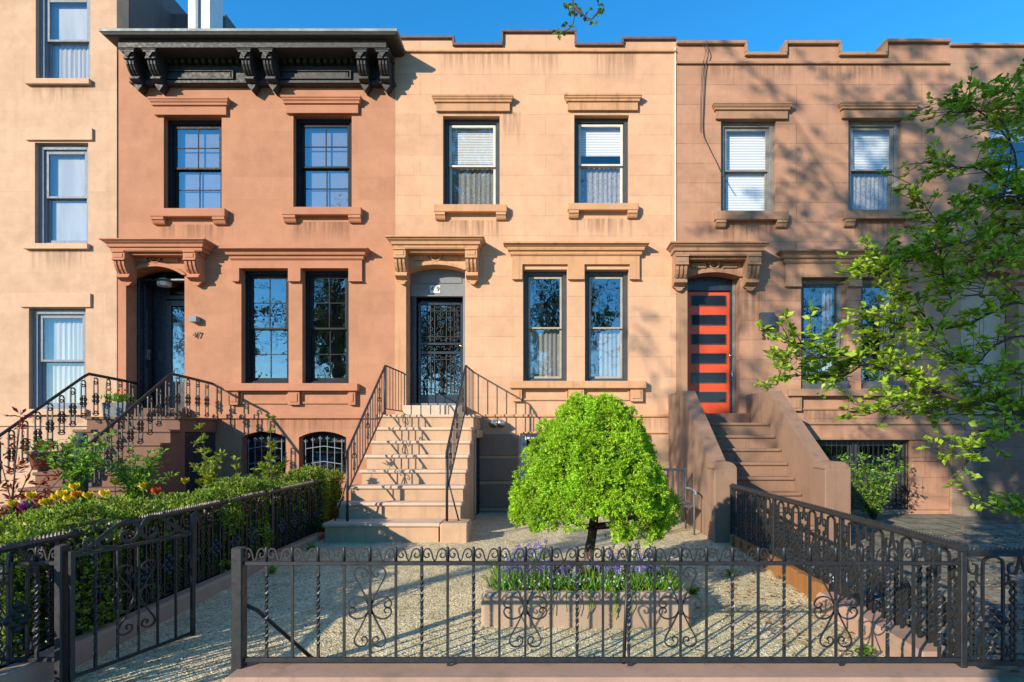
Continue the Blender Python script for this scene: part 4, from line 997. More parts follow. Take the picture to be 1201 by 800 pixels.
# ================================================================== FRONT FENCE
YF = -7.04
SY = F / (D + YF)
def fx(px): return (px - VX) / SY
def fz(py): return H + (HZ - py) / SY
ZR1, ZR0 = fz(660.5), fz(773.5)
def twisted(mb, x, y, z0, z1, r=.0085):
    n = 26; vs = []; fs = []
    for i in range(n + 1):
        t = i / n; a = t * 4.5 * math.pi * 2 / 2 * 2 if .12 < t < .88 else 0
        a = max(0, min(1, (t - .1) / .8)) * 6 * math.pi
        for j in range(4):
            q = a + math.pi / 4 + j * math.pi / 2; vs.append((x + r * 1.3 * math.cos(q), y + r * 1.3 * math.sin(q), z0 + (z1 - z0) * t))
    for i in range(n):
        for j in range(4): fs.append((i * 4 + j, i * 4 + (j + 1) % 4, (i + 1) * 4 + (j + 1) % 4, (i + 1) * 4 + j))
    mb.add(vs, fs)
LYRE = [(0, 0), (.018, .05), (.05, .115), (.083, .175), (.088, .21), (.068, .232), (.035, .232), (.013, .212), (.014, .186), (.034, .176), (.046, .190), (.036, .204)]
SIDE = [(0.004, 0), (.03, .042), (.07, .058), (.108, .048), (.127, .02), (.118, -.004), (.094, -.006), (.084, .012), (.096, .024)]
CUP = [(.034, .052), (.044, .040), (.036, .026), (.018, .030), (.010, .052), (.022, .075), (.046, .074), (.060, .048), (.066, .022)]
def fence_run(root, x0, x1, centre_px, mat, y=YF, left_post=None, right_post=None):
    mb = MB(); mb.box(x0, x1, y - .016, y + .016, ZR1 - .011, ZR1 + .011, .003); mb.build('top_rail', mat, root)
    mb = MB(); mb.box(x0, x1, y - .014, y + .014, ZR0 - .012, ZR0 + .012, .003); mb.build('bottom_rail', mat, root)
def picket_template(kind, mat, root):
    mb = MB(); z1 = fz(641)
    if kind == 'twisted':
        twisted(mb, 0, 0, ZR0 + .012, ZR1 - .011); mb.tube([(0, 0, ZR1 + .011), (0, 0, z1 - .01), (0, 0, z1)], [.011, .011, .005], 5)
    else:
        mb.tube([(0, 0, ZR0 + .012), (0, 0, ZR1 - .011)], .0098, 4); mb.tube([(0, 0, ZR1 + .011), (0, 0, z1 - .01), (0, 0, z1)], [.011, .011, .005], 5)
    return mb
fence = thing('wrought_iron_fence', 'low front fence of scrolled wrought iron bars on a stone kerb before the gravel yard', 'fence', (fx(700), YF, .12))
xA, xB = fx(288), fx(1128)
fence_run(fence, xA, xB, None, M['iron2'])
mb = MB(); mb.box(fx(274), fx(287), YF - .033, YF + .033, .0, fz(642), .006); mb.build('post', M['iron2'], fence)
mb = MB(); mb.tube([(fx(284), YF + .04, fz(712)), (fx(292), YF + .1, fz(722)), (fx(341), YF + .34, .02)], .013, 5); mb.build('brace', M['iron'], fence)
mb = MB(); mb.box(fx(736), fx(740), YF + .0, YF + .014, .12, ZR0 - .013); mb.box(fx(524), fx(528), YF, YF + .014, .12, ZR0 - .013); mb.box(fx(985), fx(989), YF, YF + .014, .12, ZR0 - .013); mb.build('foot', M['iron2'], fence)
mb = MB(); mb.tube([(fx(732), YF + .05, .02), (fx(737), YF + .03, fz(668))], .011, 5); mb.build('brace', M['iron2'], fence)
meshes = {}
def picket(kind, x, root, y=YF):
    if kind not in meshes:
        o = picket_template(kind, M['iron2'], root).build('picket', M['iron2'], root); meshes[kind] = o.data; bpy.data.objects.remove(o)
    o = bpy.data.objects.new('picket', meshes[kind]); COL.objects.link(o); o.location = (x, y, 0); o.parent = root; o.matrix_parent_inverse = Matrix.Translation(root.location).inverted(); return o
i = 0; px = 434 - 30.35 * 4; k = -4
xs_ = []
while px < 1125:
    kind = ('plain', 'plain', 'twisted', 'plain', 'twisted', 'plain')[k % 6]
    x = fx(px); picket(kind, x, fence); xs_.append(x)
    if k % 6 == 0:
        zc = fz(712); mb = MB()
        for s in (-1, 1):
            for m_ in (-1, 1): mb.tube(sp2(LYRE, 3, YF, x + s * .004, zc, s, m_), .0058, 4)
            mb.tube(sp2(SIDE, 3, YF, x, zc + .004, s, 1), .0058, 4); mb.tube(sp2(SIDE, 3, YF, x, zc - .012, s, -1), .0058, 4)
        mb.box(x - .013, x + .013, YF - .013, YF + .013, zc - .045, zc + .045, .004)
        mb.build('scroll_ornament', M['iron2'], fence)
    k += 1; px += 30.35
g = .153
cupm = None
def cup_scroll(root, xa, xb, y=YF, mat='iron2'):
    global cupm
    c = MB(); z = ZR1 + .008
    w = (xb - xa)
    for s, x in ((1, xa), (-1, xb)): c.tube(sp2([(a * w / .153, b_) for a, b_ in CUP] + [(.0765 * w / .153, .004)], 3, y, x, z, s), .0055, 4)
    c.build('scroll', M[mat], root)
for a, b_ in zip(xs_[:-1], xs_[1:]): cup_scroll(fence, a, b_)
cup_scroll(fence, fx(285), xs_[0])
# small section left of the gate
sf = thing('wrought_iron_fence', 'short piece of scrolled iron fence left of the open gate', 'fence', (fx(40), YF, 0))
fence_run(sf, fx(4), fx(70), None, M['iron2'])
mb = MB(); mb.box(fx(68.5), fx(77.5), YF - .035, YF + .035, 0, fz(639), .006); mb.build('post', M['iron2'], sf)
picket('plain', fx(13.5), sf); picket('twisted', fx(43), sf); cup_scroll(sf, fx(13.5), fx(43)); cup_scroll(sf, fx(43), fx(69))
# ================================================================== GATE
gt = thing('iron_gate', 'open wrought iron garden gate with large scrolled crest standing ajar on the gravel', 'gate', (fx(84), YF, .0))
gl = .80; ga = math.atan2(.75, .24)
def G(parts, name, mat=M['iron2']):
    parts.rot(ga); o = parts.build(name, mat); o.parent = gt; return o
zt_, zb_ = .77, .05
mb = MB(); mb.tube([(0, 0, zb_ - .02), (0, 0, zt_ + .03)], .017, 4); mb.tube([(gl, 0, zb_ - .02), (gl, 0, zt_ + .13)], .017, 4)
mb.tube([(0, 0, zb_), (gl, 0, zb_)], .013, 4); mb.tube([(0, 0, zt_), (gl, 0, zt_ - .0)], .013, 4); G(mb, 'frame')
for i in range(1, 6):
    x = gl * i / 6; mb = MB()
    if i in (1,): twisted(mb, x, 0, zb_, zt_)
    else: mb.tube([(x, 0, zb_), (x, 0, zt_)], .0085, 4)
    G(mb, 'picket')
mb = MB(); Z = zt_
mb.tube(sp2([(.02, .01), (.12, .05), (.22, .12), (.32, .16), (.39, .13), (.40, .07), (.36, .03), (.30, .04), (.29, .08), (.33, .09)], 4, 0, 0, Z), .012, 4, flat=(.55, 1.3))
mb.tube(sp2([(.78, .01), (.70, .04), (.62, .10), (.54, .16), (.46, .16), (.42, .10), (.44, .04), (.50, .03), (.53, .06), (.50, .085)], 4, 0, 0, Z), .012, 4, flat=(.55, 1.3))
mb.tube(sp2([(.26, .01), (.18, .02), (.14, .06), (.18, .09), (.22, .07), (.20, .045)], 4, 0, 0, Z), .01, 4, flat=(.55, 1.3))
mb.tube(sp2([(.54, .01), (.62, .02), (.68, .06), (.66, .09), (.61, .08), (.62, .05)], 4, 0, 0, Z), .01, 4, flat=(.55, 1.3))
mb.tube(sp2([(0, .01), (-.04, .03), (-.05, .07), (-.01, .08), (.0, .05)], 4, 0, .12, Z), .01, 4, flat=(.55, 1.3))
mb.tube(sp2([(.80, .13), (.83, .15), (.85, .12), (.83, .09), (.80, .05)], 4, 0, 0, Z), .01, 4, flat=(.55, 1.3)); G(mb, 'crest')
mb = MB(); zc = .42
for s in (-1, 1):
    for m_ in (-1, 1): mb.tube(sp2(LYRE, 3, .012, gl / 2 + s * .02, zc, s * 1.15, m_ * .95), .007, 4)
    mb.tube(sp2(SIDE, 3, .012, gl / 2, zc, s * 1.2, 1), .007, 4); mb.tube(sp2(SIDE, 3, .012, gl / 2, zc - .02, s * 1.2, -1), .007, 4)
G(mb, 'scroll_ornament')
# ================================================================== CAST IRON SIDE FENCES
def cast_panel(w=.33, zb=.12, zt=.80):
    """one pattern unit in the XZ plane, centred on x=0"""
    mb = MB(); r = .0105; h = zt - zb
    a = .06
    def T(pts, rr=r, k=3, n=4): mb.tube(spline([(x, 0, z) for x, z in pts], k), rr, n, flat=(1, .8))
    T([(-a, zb + .02), (-a, zb + h * .45), (-a, zt - .08), (-a * .7, zt - .035), (0, zt - .02), (a * .7, zt - .035), (a, zt - .08), (a, zb + h * .45), (a, zb + .02)], .012)
    for s in (-1, 1):
        T([(s * (w / 2), zt - .01), (s * (w / 2 - .012), zt - .06), (s * (w / 2 - .03), zt - .12), (s * (w / 2 - .065), zt - .12), (s * (w / 2 - .07), zt - .075), (s * (w / 2 - .045), zt - .065)])
        for q in range(5):                      # twisted chain stem
            z0 = zb + .03 + q * (h - .2) / 5; d_ = (h - .2) / 5; x = s * (w / 2 - .045)
            T([(x, z0), (x + .018, z0 + d_ * .3), (x, z0 + d_ * .6), (x - .016, z0 + d_ * .8), (x, z0 + d_)], .010, 2)
            T([(x, z0), (x - .018, z0 + d_ * .3), (x, z0 + d_ * .6), (x + .016, z0 + d_ * .8), (x, z0 + d_)], .010, 2)
        T([(s * a, zb + .14), (s * (a + .03), zb + .10), (s * (a + .02), zb + .05), (s * (a - .01), zb + .07)], .009)
        T([(s * a, zt - .2), (s * (a + .035), zt - .17), (s * (a + .03), zt - .13), (s * (a + .005), zt - .14)], .009)
    zc = zb + h * .40; q = .036
    for i in range(-2, 3):
        for j in range(-2, 3):
            if (i + j) % 2 == 0 and abs(i) + abs(j) <= 3:
                x, z = i * q, zc + j * q
                mb.add([(x - q * .8, -.004, z), (x, -.004, z - q * .8), (x + q * .8, -.004, z), (x, -.004, z + q * .8), (x, -.022, z),
                        (x - q * .8, .006, z), (x, .006, z - q * .8), (x + q * .8, .006, z), (x, .006, z + q * .8)],
                       [(0, 1, 4), (1, 2, 4), (2, 3, 4), (3, 0, 4), (0, 5, 6, 1), (1, 6, 7, 2), (2, 7, 8, 3), (3, 8, 5, 0), (5, 8, 7, 6)])
    for k in range(6): an = k * math.pi / 3; mb.tube([(.022 * math.cos(an), 0, zb + .1 + .022 * math.sin(an)), (.042 * math.cos(an), 0, zb + .1 + .042 * math.sin(an))], .009, 4)
    return mb
panel_me = None
def side_fence(root, p0, p1, ztop, zb=.14, mat='iron', nposts=None, first=0):
    """runs from p0 to p1 (x,y)"""
    global panel_me
    if panel_me is None:
        o = cast_panel().build('fence_panel', M['iron']); panel_me = o.data; bpy.data.objects.remove(o)
    v = Vector((p1[0] - p0[0], p1[1] - p0[1])); L = v.length; d = v.normalized(); ang = math.atan2(d.y, d.x)
    n = max(1, round(L / .33)); st = L / n
    for i in range(n):
        o = bpy.data.objects.new('fence_panel', panel_me); COL.objects.link(o); t = (i + .5) * st
        o.location = (p0[0] + d.x * t, p0[1] + d.y * t, 0); o.rotation_euler = (0, 0, ang); o.scale = (st / .33, 1, (ztop - .02) / .80 if False else 1 + (ztop - .82)); o.parent = root
        o.matrix_parent_inverse = Matrix.Translation(root.location).inverted()
    def W(mb): mb.v = [(p0[0] + d.x * x - d.y * y, p0[1] + d.y * x + d.x * y, z) for x, y, z in mb.v]; return mb
    mb = MB(); mb.prism([(-.028, ztop - .03), (.028, ztop - .03), (.034, ztop - .012), (.02, ztop), (-.02, ztop), (-.034, ztop - .012)], 0, L, 'x')
    nt_ = int(L / .028)
    for i in range(nt_):
        x = (i + .5) * L / nt_; mb.add([(x - .008, -.01, ztop), (x + .008, -.01, ztop), (x + .008, .01, ztop), (x - .008, .01, ztop), (x, 0, ztop + .024)], [(0, 1, 4), (1, 2, 4), (2, 3, 4), (3, 0, 4)])
    W(mb).build('top_rail', M[mat], root)
    mb = MB(); mb.box(0, L, -.02, .02, zb - .02, zb + .005); W(mb).build('bottom_rail', M[mat], root)
    k = nposts or max(2, round(L / 1.6) + 1)
    for i in range(first, k):
        x = L * i / (k - 1); mb = MB(); mb.box(x - .018, x + .018, -.018, .018, -.05, ztop - .031, .003); W(mb).build('post', M[mat], root)
lf = thing('cast_iron_fence', 'black cast iron fence with toothed rail running in front of the clipped green hedge', 'fence', (-3.15, -4.8, 0)); side_fence(lf, (-3.15, -8.2), (-3.15, -2.45), .84)
rf = thing('cast_iron_fence', 'lacy black cast iron fence along the right edge of the gravel yard', 'fence', (2.46, -5, 0)); side_fence(rf, (2.47, YF + .0), (2.42, -3.02), .83)
ff = thing('cast_iron_fence', 'heavy cast iron fence with arch and lattice pattern at the right front corner', 'fence', (3.2, YF, 0)); side_fence(ff, (2.50, YF + .02), (5.14, YF + .02), .80, first=1)
# ================================================================== GROUND
def structure(name, mb, mat): return mb.build(name, mat, kind='structure')
mb = MB(); mb.add([(-400, -400, -.06), (400, -400, -.06), (400, 400, -.06), (-400, 400, -.06)], [(0, 1, 2, 3)]); structure('ground', mb, M['lawn'])
mb = MB(); mb.box(-60, 60, -12.2, -7.2, -.2, -.03); structure('sidewalk', mb, M['pave'])
mb = MB(); mb.box(-60, 60, -12.36, -12.2, -.3, -.026, .01); mb.box(-60, 60, -22.3, -22.14, -.3, -.026, .01); structure('street_curb', mb, M['pave'])
mb = MB(); mb.add([(-60, -22.14, -.17), (60, -22.14, -.17), (60, -12.36, -.17), (-60, -12.36, -.17)], [(0, 1, 2, 3)])
# the road is a shallow trough cut by raising everything else: lay it just above the lawn sheet
mb.v = [(x, y, -.055) for x, y, z in mb.v]; structure('street', mb, M['asphalt'])
mb = MB(); mb.box(-60, 60, -25.5, -22.3, -.2, -.028); structure('far_sidewalk', mb, M['pave'])
def gy(y):
    if y < -6.6: return 0.0
    if y > -3.4: return .06
    t = (y + 6.6) / 3.2; return .06 * t * t * (3 - 2 * t)
mb = MB(); nx, ny = 60, 90; rr = random.Random(3); vs = []
for j in range(ny + 1):
    for i in range(nx + 1):
        x = -3.08 + 5.6 * i / nx; y = -7.3 + 7.29 * j / ny
        vs.append((x, y, gy(y) + .010 * math.sin(x * 2.3 + y) * math.cos(y * 1.7) + rr.uniform(-.004, .004)))
mb.add(vs, [(j * (nx + 1) + i, j * (nx + 1) + i + 1, (j + 1) * (nx + 1) + i + 1, (j + 1) * (nx + 1) + i) for j in range(ny) for i in range(nx)], True)
structure('gravel_yard', mb, M['gravel'])
mb = MB(); mb.box(-14, -3.2, -7.0, -.02, -.2, .05); structure('garden_soil', mb, M['soil'])
mb = MB(); mb.box(2.56, 12, -6.98, -.02, -.2, .02); structure('side_yard', mb, M['flag'])
def curb(label, x0, x1, y0, y1, z, mat='kerb', bev=.02):
    mb = MB(); mb.box(x0, x1, y0, y1, -.12, z, bev); o = mb.build('stone_curb', M[mat]); tag(o, label, 'curb'); return o
curb('long brownstone kerb under the front scrollwork fence', fx(275), fx(1152), -7.22, -6.93, .115, bev=.035)
curb('brownstone kerb at the foot of the hedge fence left of the gravel', -3.21, -3.02, -8.2, -2.62, .145)
curb('mossy stone kerb under the near part of the right side fence', 2.30, 2.56, -6.925, -5.55, .15, bev=.03)
mb = MB(); mb.box(2.37, 2.43, -5.54, -3.1, -.1, .20, .004)
for i in range(9): y = -5.4 + i * .27; mb.box(2.345, 2.3695, y - .03, y + .03, -.1, .20)
o = mb.build('rusty_edging', M['rustwood']); tag(o, 'rusty brown edging strip under the far part of the right side fence', 'edging')
# planter
pl = thing('stone_planter', 'low brownstone planter box in the gravel holding the clipped evergreen and bulbs', 'planter', (.32, -5.5, 0))
mb = MB(); xa, xb, ya, yb, zt_ = -.50, 1.13, -6.03, -4.85, .265
frame = [(xa, ya, xb, ya + .12), (xa, yb - .12, xb, yb), (xa, ya + .12, xa + .12, yb - .12), (xb - .12, ya + .12, xb, yb - .12)]
for (u, w, s, t) in frame: mb.box(u, s, w, t, -.05, zt_, .028)
mb.build('wall', M['planter'], pl)
mb = MB(); nx, ny = 24, 18; vs = []
for j in range(ny + 1):
    for i in range(nx + 1): vs.append((xa + .11 + (xb - xa - .22) * i / nx, ya + .11 + (yb - ya - .22) * j / ny, .235 + .06 * math.sin(math.pi * i / nx) * math.sin(math.pi * j / ny) + rr.uniform(-.012, .012)))
mb.add(vs, [(j * (nx + 1) + i, j * (nx + 1) + i + 1, (j + 1) * (nx + 1) + i + 1, (j + 1) * (nx + 1) + i) for j in range(ny) for i in range(nx)], True); mb.build('soil', M['soil'], pl)
# garden chair behind the evergreen
gc = thing('garden_chair', 'grey metal garden chair half hidden behind the round clipped evergreen', 'chair', (1.95, -2.0, .06))
mb = MB(); cx, cy, g0 = 1.84, -2.1, .05
def leg(a): m_ = MB(); m_.tube(a, .014, 6); return m_
for (dx, dy, top) in ((-.27, -.25, .62), (.27, -.25, .62), (-.27, .25, .88), (.27, .25, .88)): leg([(cx + dx, cy + dy, g0), (cx + dx, cy + dy, g0 + top)]).build('leg', M['pot'], gc)
for s in (-1, 1): leg(spline([(cx + s * .27, cy + .25, g0 + .62), (cx + s * .28, cy, g0 + .64), (cx + s * .28, cy - .27, g0 + .62), (cx + s * .28, cy - .31, g0 + .58)], 3)).build('armrest', M['greyframe'], gc)
mb = MB()
for i in range(7): x = cx - .24 + i * .08; mb.box(x - .03, x + .03, cy - .26, cy + .26, g0 + .40, g0 + .42, .004)
mb.build('seat', M['pot'], gc)
mb = MB()
for i in range(7): x = cx - .24 + i * .08; mb.box(x - .012, x + .012, cy + .24, cy + .26, g0 + .45, g0 + .9, .003)
mb.box(cx - .28, cx + .28, cy + .235, cy + .265, g0 + .88, g0 + .92, .005); mb.build('backrest', M['pot'], gc)
# plastic bag behind the right fence
def lump(name, mat, lab, x, y, z, r):
    rr = random.Random(int(x * 100)); mb = MB(); mb.lathe([(r * q, z + r * 1.3 * t) for q, t in ((.5, 0), (.95, .2), (1, .6), (.75, 1.1), (.35, 1.4), (.5, 1.6), (.1, 1.7))], x, y, 18, True, fn=lambda a, zz: 1 + .18 * math.sin(a * 5 + zz * 30) + .08 * math.sin(a * 11 + zz * 70))
    o = mb.build(name, mat); tag(o, lab, 'bag')
lump('plastic_bag', M['bag'], 'small white and blue plastic bag lying behind the right side fence', 2.85, -4.9, .02, .085)
lump('plastic_bag', M['bagb'], 'small crumpled blue bag beside the white one behind the right fence', 3.0, -5.25, .02, .055)
# ================================================================== VEGETATION
rng = np.random.default_rng(11); rr = random.Random(5)
# ---- hedge
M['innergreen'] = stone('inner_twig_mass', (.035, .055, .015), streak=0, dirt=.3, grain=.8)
def hedge(name, label, x0, x1, y0, y1, z0, z1, L=.032, dens=5200, mat='lhedge', seed=1):
    root = thing(name, label, 'hedge', ((x0 + x1) / 2, (y0 + y1) / 2, 0)); rg = np.random.default_rng(seed)
    A = [(x1 - x0) * (y1 - y0), (y1 - y0) * (z1 - z0) * .9, (y1 - y0) * (z1 - z0) * .4, (x1 - x0) * (z1 - z0), (x1 - x0) * (z1 - z0)]
    P_, N_ = [], []
    for k, a in enumerate(A):
        n = int(a * dens / 6); u = rg.random(n); w = rg.random(n)
        if k == 0: p = np.c_[x0 + (x1 - x0) * u, y0 + (y1 - y0) * w, np.full(n, z1)]; nn = (0, 0, 1)
        elif k == 1: p = np.c_[np.full(n, x1), y0 + (y1 - y0) * u, z0 + (z1 - z0) * w]; nn = (1, 0, 0)
        elif k == 2: p = np.c_[np.full(n, x0), y0 + (y1 - y0) * u, z0 + (z1 - z0) * (1 - w * .4)]; nn = (-1, 0, 0)
        elif k == 3: p = np.c_[x0 + (x1 - x0) * u, np.full(n, y0), z0 + (z1 - z0) * w]; nn = (0, -1, 0)
        else: p = np.c_[x0 + (x1 - x0) * u, np.full(n, y1), z0 + (z1 - z0) * w]; nn = (0, 1, 0)
        P_.append(p); N_.append(np.tile(nn, (n, 1)))
    p = np.vstack(P_); nn = np.vstack(N_).astype(float)
    bumpy = .05 * np.sin(p[:, 1] * 3.1 + p[:, 0] * 5) + .045 * np.sin(p[:, 1] * 7.7 + 1) + .025 * np.sin(p[:, 2] * 9 + p[:, 1] * 5)
    p = p + nn * (bumpy + rg.normal(0, .018, len(p)))[:, None]
    q = tufts(p, nn, 6, .03, L, L * .55, rg, .2)
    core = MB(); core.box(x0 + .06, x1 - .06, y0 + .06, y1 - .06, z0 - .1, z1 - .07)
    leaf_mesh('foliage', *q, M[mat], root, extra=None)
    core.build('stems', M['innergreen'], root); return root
hedge('boxwood_hedge', 'clipped boxwood hedge along the black cast iron fence left of the gravel', -3.75, -3.22, -7.0, -1.35, .05, .86)

# ---- evergreen topiary
tp = thing('clipped_evergreen', 'rounded cone of bright green clipped evergreen on a short dark trunk in the planter', 'tree', (.40, -5.42, .27))
cx, cy = .42, -5.42
PROF = [(.64, .40), (.70, .56), (.78, .63), (.88, .645), (1.0, .61), (1.12, .56), (1.26, .52), (1.42, .45), (1.56, .37), (1.68, .27), (1.77, .16), (1.82, .03)]
zs = np.array([a for a, _ in PROF]); rs_ = np.array([b_ for _, b_ in PROF])
def puffs(n, seed):
    g = np.random.default_rng(seed); z = g.uniform(.62, 1.80, n * 4); z = z[g.random(n * 4) < np.interp(z, zs, rs_) / .68][:n]; n = len(z); a = g.random(n) * 6.283
    r = np.maximum(np.interp(z, zs, rs_) * (1 + .07 * np.sin(a * 3 + z * 4)) - .06 + g.normal(0, .045, n), .0)
    return np.c_[cx + r * np.cos(a), cy + r * np.sin(a), z - .02], np.c_[np.cos(a), np.sin(a), np.clip(np.interp(z, zs, -np.gradient(rs_, zs)), -.6, 3) + .2], g.uniform(.04, .11, n)
pc_, pn_, pr_ = puffs(430, 3); k = 15
c_ = np.repeat(pc_, k, 0); n_ = np.repeat(pn_ / np.linalg.norm(pn_, axis=1)[:, None], k, 0); r_ = np.repeat(pr_, k)[:, None]
d_ = n_ * .75 + rdir(len(c_), rng); d_ /= np.linalg.norm(d_, axis=1)[:, None]
p = c_ + d_ * r_; nn = d_
u = np.sqrt(rng.random(420)) * .60; v_ = rng.random(420) * 6.283
und = np.c_[cx + u * np.cos(v_), cy + u * np.sin(v_), .63 + .20 * (1 - (u / .62) ** 2) + rng.normal(0, .03, 420)]
p = np.vstack([p, und])
bot = np.where(p[:, 0] < cx - .12, .74, np.where(p[:, 0] > cx + .10, .64, .84)) + np.where(p[:, 1] > cy + .1, .08, 0); nn = np.vstack([nn, np.tile((0, 0, -.5), (420, 1)) + np.c_[np.cos(v_), np.sin(v_), 0 * v_] * .6])
q_ = np.sqrt(rng.random(1500)) ; a_ = rng.random(1500) * 6.283; z_ = rng.uniform(.85, 1.70, 1500); r_in = np.interp(z_, zs, rs_) * (.72 + .2 * q_)
p = np.vstack([p, np.c_[cx + r_in * np.cos(a_), cy + r_in * np.sin(a_), z_]]); nn = np.vstack([nn, np.c_[np.cos(a_), np.sin(a_), .3 + 0 * a_]]); bot = np.r_[bot, np.full(1500, .8)]
keep = p[:, 2] > bot; p = p[keep]; nn = nn[keep]
c1, c2 = p, nn
# fans of small shoots: every centre carries a few sprigs, each sprig several needles
sp, sd, su, sL, sW = tufts(c1, c2, 4, .022, .04, .01, rng, .1)
sdn = sd / np.linalg.norm(sd, axis=1)[:, None]
m_ = 8; base = np.repeat(sp, m_, 0); dd = np.repeat(sdn, m_, 0); tt = rng.random((len(base), 1)) * .03
pp = base + dd * tt; ld = dd * .7 + rdir(len(pp), rng) * .75
leaf_mesh('crown', pp, ld, rdir(len(pp), rng), rng.uniform(.016, .030, len(pp)), rng.uniform(.007, .012, len(pp)), M['ltopiary'], tp)
mb = MB(); mb.tube(spline([(.37, -5.42, .24), (.38, -5.42, .45), (.41, -5.41, .62), (.43, -5.42, .9), (.42, -5.42, 1.6)], 3), [.055] * 2 + [.045] * 3 + [.04] * 4 + [.03] * 2 + [.02] * 2, 9)
for i in range(44):
    q = rr.uniform(.66, 1.6); an = rr.random() * 6.28; R_ = float(np.interp(q + .15, zs, rs_)) * .85
    mb.tube(spline([(.42, -5.42, q), (.42 + R_ * .5 * math.cos(an), -5.42 + R_ * .5 * math.sin(an), q + .05), (.42 + R_ * math.cos(an), -5.42 + R_ * math.sin(an), q + .14)], 2), [.016, .013, .01, .007, .004], 5)
mb.build('trunk', M['barkd'], tp)
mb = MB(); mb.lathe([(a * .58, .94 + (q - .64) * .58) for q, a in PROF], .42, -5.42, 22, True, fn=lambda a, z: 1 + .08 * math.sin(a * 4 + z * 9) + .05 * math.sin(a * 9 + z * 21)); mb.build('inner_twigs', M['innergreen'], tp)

# ---- generic trees
def bez(a, b, c, k): return [a * (1 - t) ** 2 + b * 2 * t * (1 - t) + c * t * t for t in [i / k for i in range(k + 1)]]
def make_tree(name, label, cat, base, height, ctr, rad, nl, nlimb, ntwig, leafL, mat, seed, trunk_r=.16, group=None, bark='bark', droop=0.0, extra_tips=(), fork=.45, per=14):
    r = random.Random(seed); g = np.random.default_rng(seed)
    root = thing(name, label, cat, base, group); base = Vector(base); ctr = Vector(ctr); rad = Vector(rad)
    mb = MB(); fk = base + Vector((0, 0, height * fork)); top = Vector((ctr.x, ctr.y, ctr.z + rad.z * .6))
    trunk = bez(base, Vector((base.x * .9 + ctr.x * .1, base.y, fk.z)), fk + (top - fk) * .35, 6)
    mb.tube(trunk, [trunk_r * (1.25 - .1 * i) if i else trunk_r * 1.5 for i in range(7)], 9)
    tips = []; LP, LD = [], []
    def rnd_in():
        while True:
            v = Vector((r.uniform(-1, 1), r.uniform(-1, 1), r.uniform(-1, 1)))
            if v.length < 1 and v.length > .35: return Vector((ctr.x + v.x * rad.x, ctr.y + v.y * rad.y, ctr.z + v.z * rad.z))
    for i in range(nlimb):
        t = rnd_in(); s = trunk[r.randint(3, 6)]
        mid = s * .5 + t * .5 + Vector((0, 0, .18 * (t - s).length)); limb = bez(s, mid, t, 7); w = trunk_r * .42
        mb.tube(limb, [w * (1 - .12 * q) for q in range(8)], 6)
        for j in range(ntwig):
            q = r.randint(2, 7); s2 = limb[q]; d = Vector((r.gauss(0, 1), r.gauss(0, 1), r.gauss(.1, .7))).normalized() * r.uniform(.35, .95) * (rad.length * .34)
            t2 = s2 + d; m2 = s2 + d * .5 + Vector((0, 0, .12 * d.length)) ; tw = bez(s2, m2, t2, 5); mb.tube(tw, [.30 * w * (1 - .14 * k) for k in range(6)], 4)
            for k in range(per // 4):
                s3 = tw[r.randint(1, 5)]; d3 = Vector((r.gauss(0, 1), r.gauss(0, 1), r.gauss(0, .6))).normalized() * r.uniform(.25, .55) * (rad.length * .16)
                t3 = s3 + d3 + Vector((0, 0, -droop)); mb.tube([s3, s3 + d3 * .5 + Vector((0, 0, .03)), t3], [.10 * w, .08 * w, .04 * w], 3, cap=False)
                for _ in range(nl):
                    LP.append(s3.lerp(t3, r.uniform(.25, 1.05)) + Vector((r.gauss(0, .03), r.gauss(0, .03), r.gauss(0, .03)))); LD.append((d3.normalized() + Vector((r.gauss(0, .8), r.gauss(0, .8), r.gauss(0, .5)))))
    for tip in extra_tips:
        tip = [Vector(q) for q in tip]; pts = spline(tip, 5); mb.tube(pts, [max(.0045, .018 * (1 - 1.5 * i / len(pts))) for i in range(len(pts))], 5)
    mb.build('trunk', M[bark], root)
    n = len(LP); u = g.normal(size=(n, 3)) * .5; u[:, 2] += 1
    leaf_mesh('crown', np.array([tuple(q) for q in LP]), np.array([tuple(q) for q in LD]), u, leafL * g.uniform(.7, 1.25, n), leafL * .62 * g.uniform(.8, 1.15, n), M[mat], root)
    return root
# branch tip that hangs into the top of the picture
def at(px, py, Y): s = F / (D + Y); return Vector(((px - VX) / s, Y, H + (HZ - py) / s))
tipline = [(.2, -9.0, 7.5), (.55, -7.5, 6.4), tuple(at(676, -30, -6.0)), tuple(at(674, 8, -6.0)), tuple(at(671, 30, -5.95)), tuple(at(656, 40, -5.9))]
tip2 = [tuple(at(674, 8, -6.0)), tuple(at(682, 16, -6.05)), tuple(at(694, 22, -6.1)), tuple(at(704, 10, -6.15))]
street = make_tree('street_tree', 'street tree of which only a leafy branch tip hangs into the sky at the top', 'tree', (-3.1, -13.6, -.05), 12, (-3.4, -12.4, 12.3), (4.4, 2.6, 3.3), 13, 54, 15, .115, 'lstreet', 4, trunk_r=.17, extra_tips=(tipline, tip2))
lp, ld = [], []
for (px, py) in ((665, 6), (668, 12), (675, 14), (671, 5), (662, 3), (669, 33), (660, 36), (655, 40), (653, 36), (683, 14), (687, 19), (692, 24), (697, 27), (697, 18), (704, 9), (706, 14), (702, 5), (691, 12), (664, 30), (700, 13)):
    q = at(px, py, -6.0 + rr.uniform(-.12, .12)); 
    for _ in range(2): lp.append(tuple(q)); ld.append((rr.gauss(0, 1), rr.gauss(0, .6), rr.gauss(-.3, .6)))
leaf_mesh('hanging_leaves', lp, ld, rdir(len(lp), rng) + np.array([0, -.8, .3]), .05, .036, M['lstreet'], street)
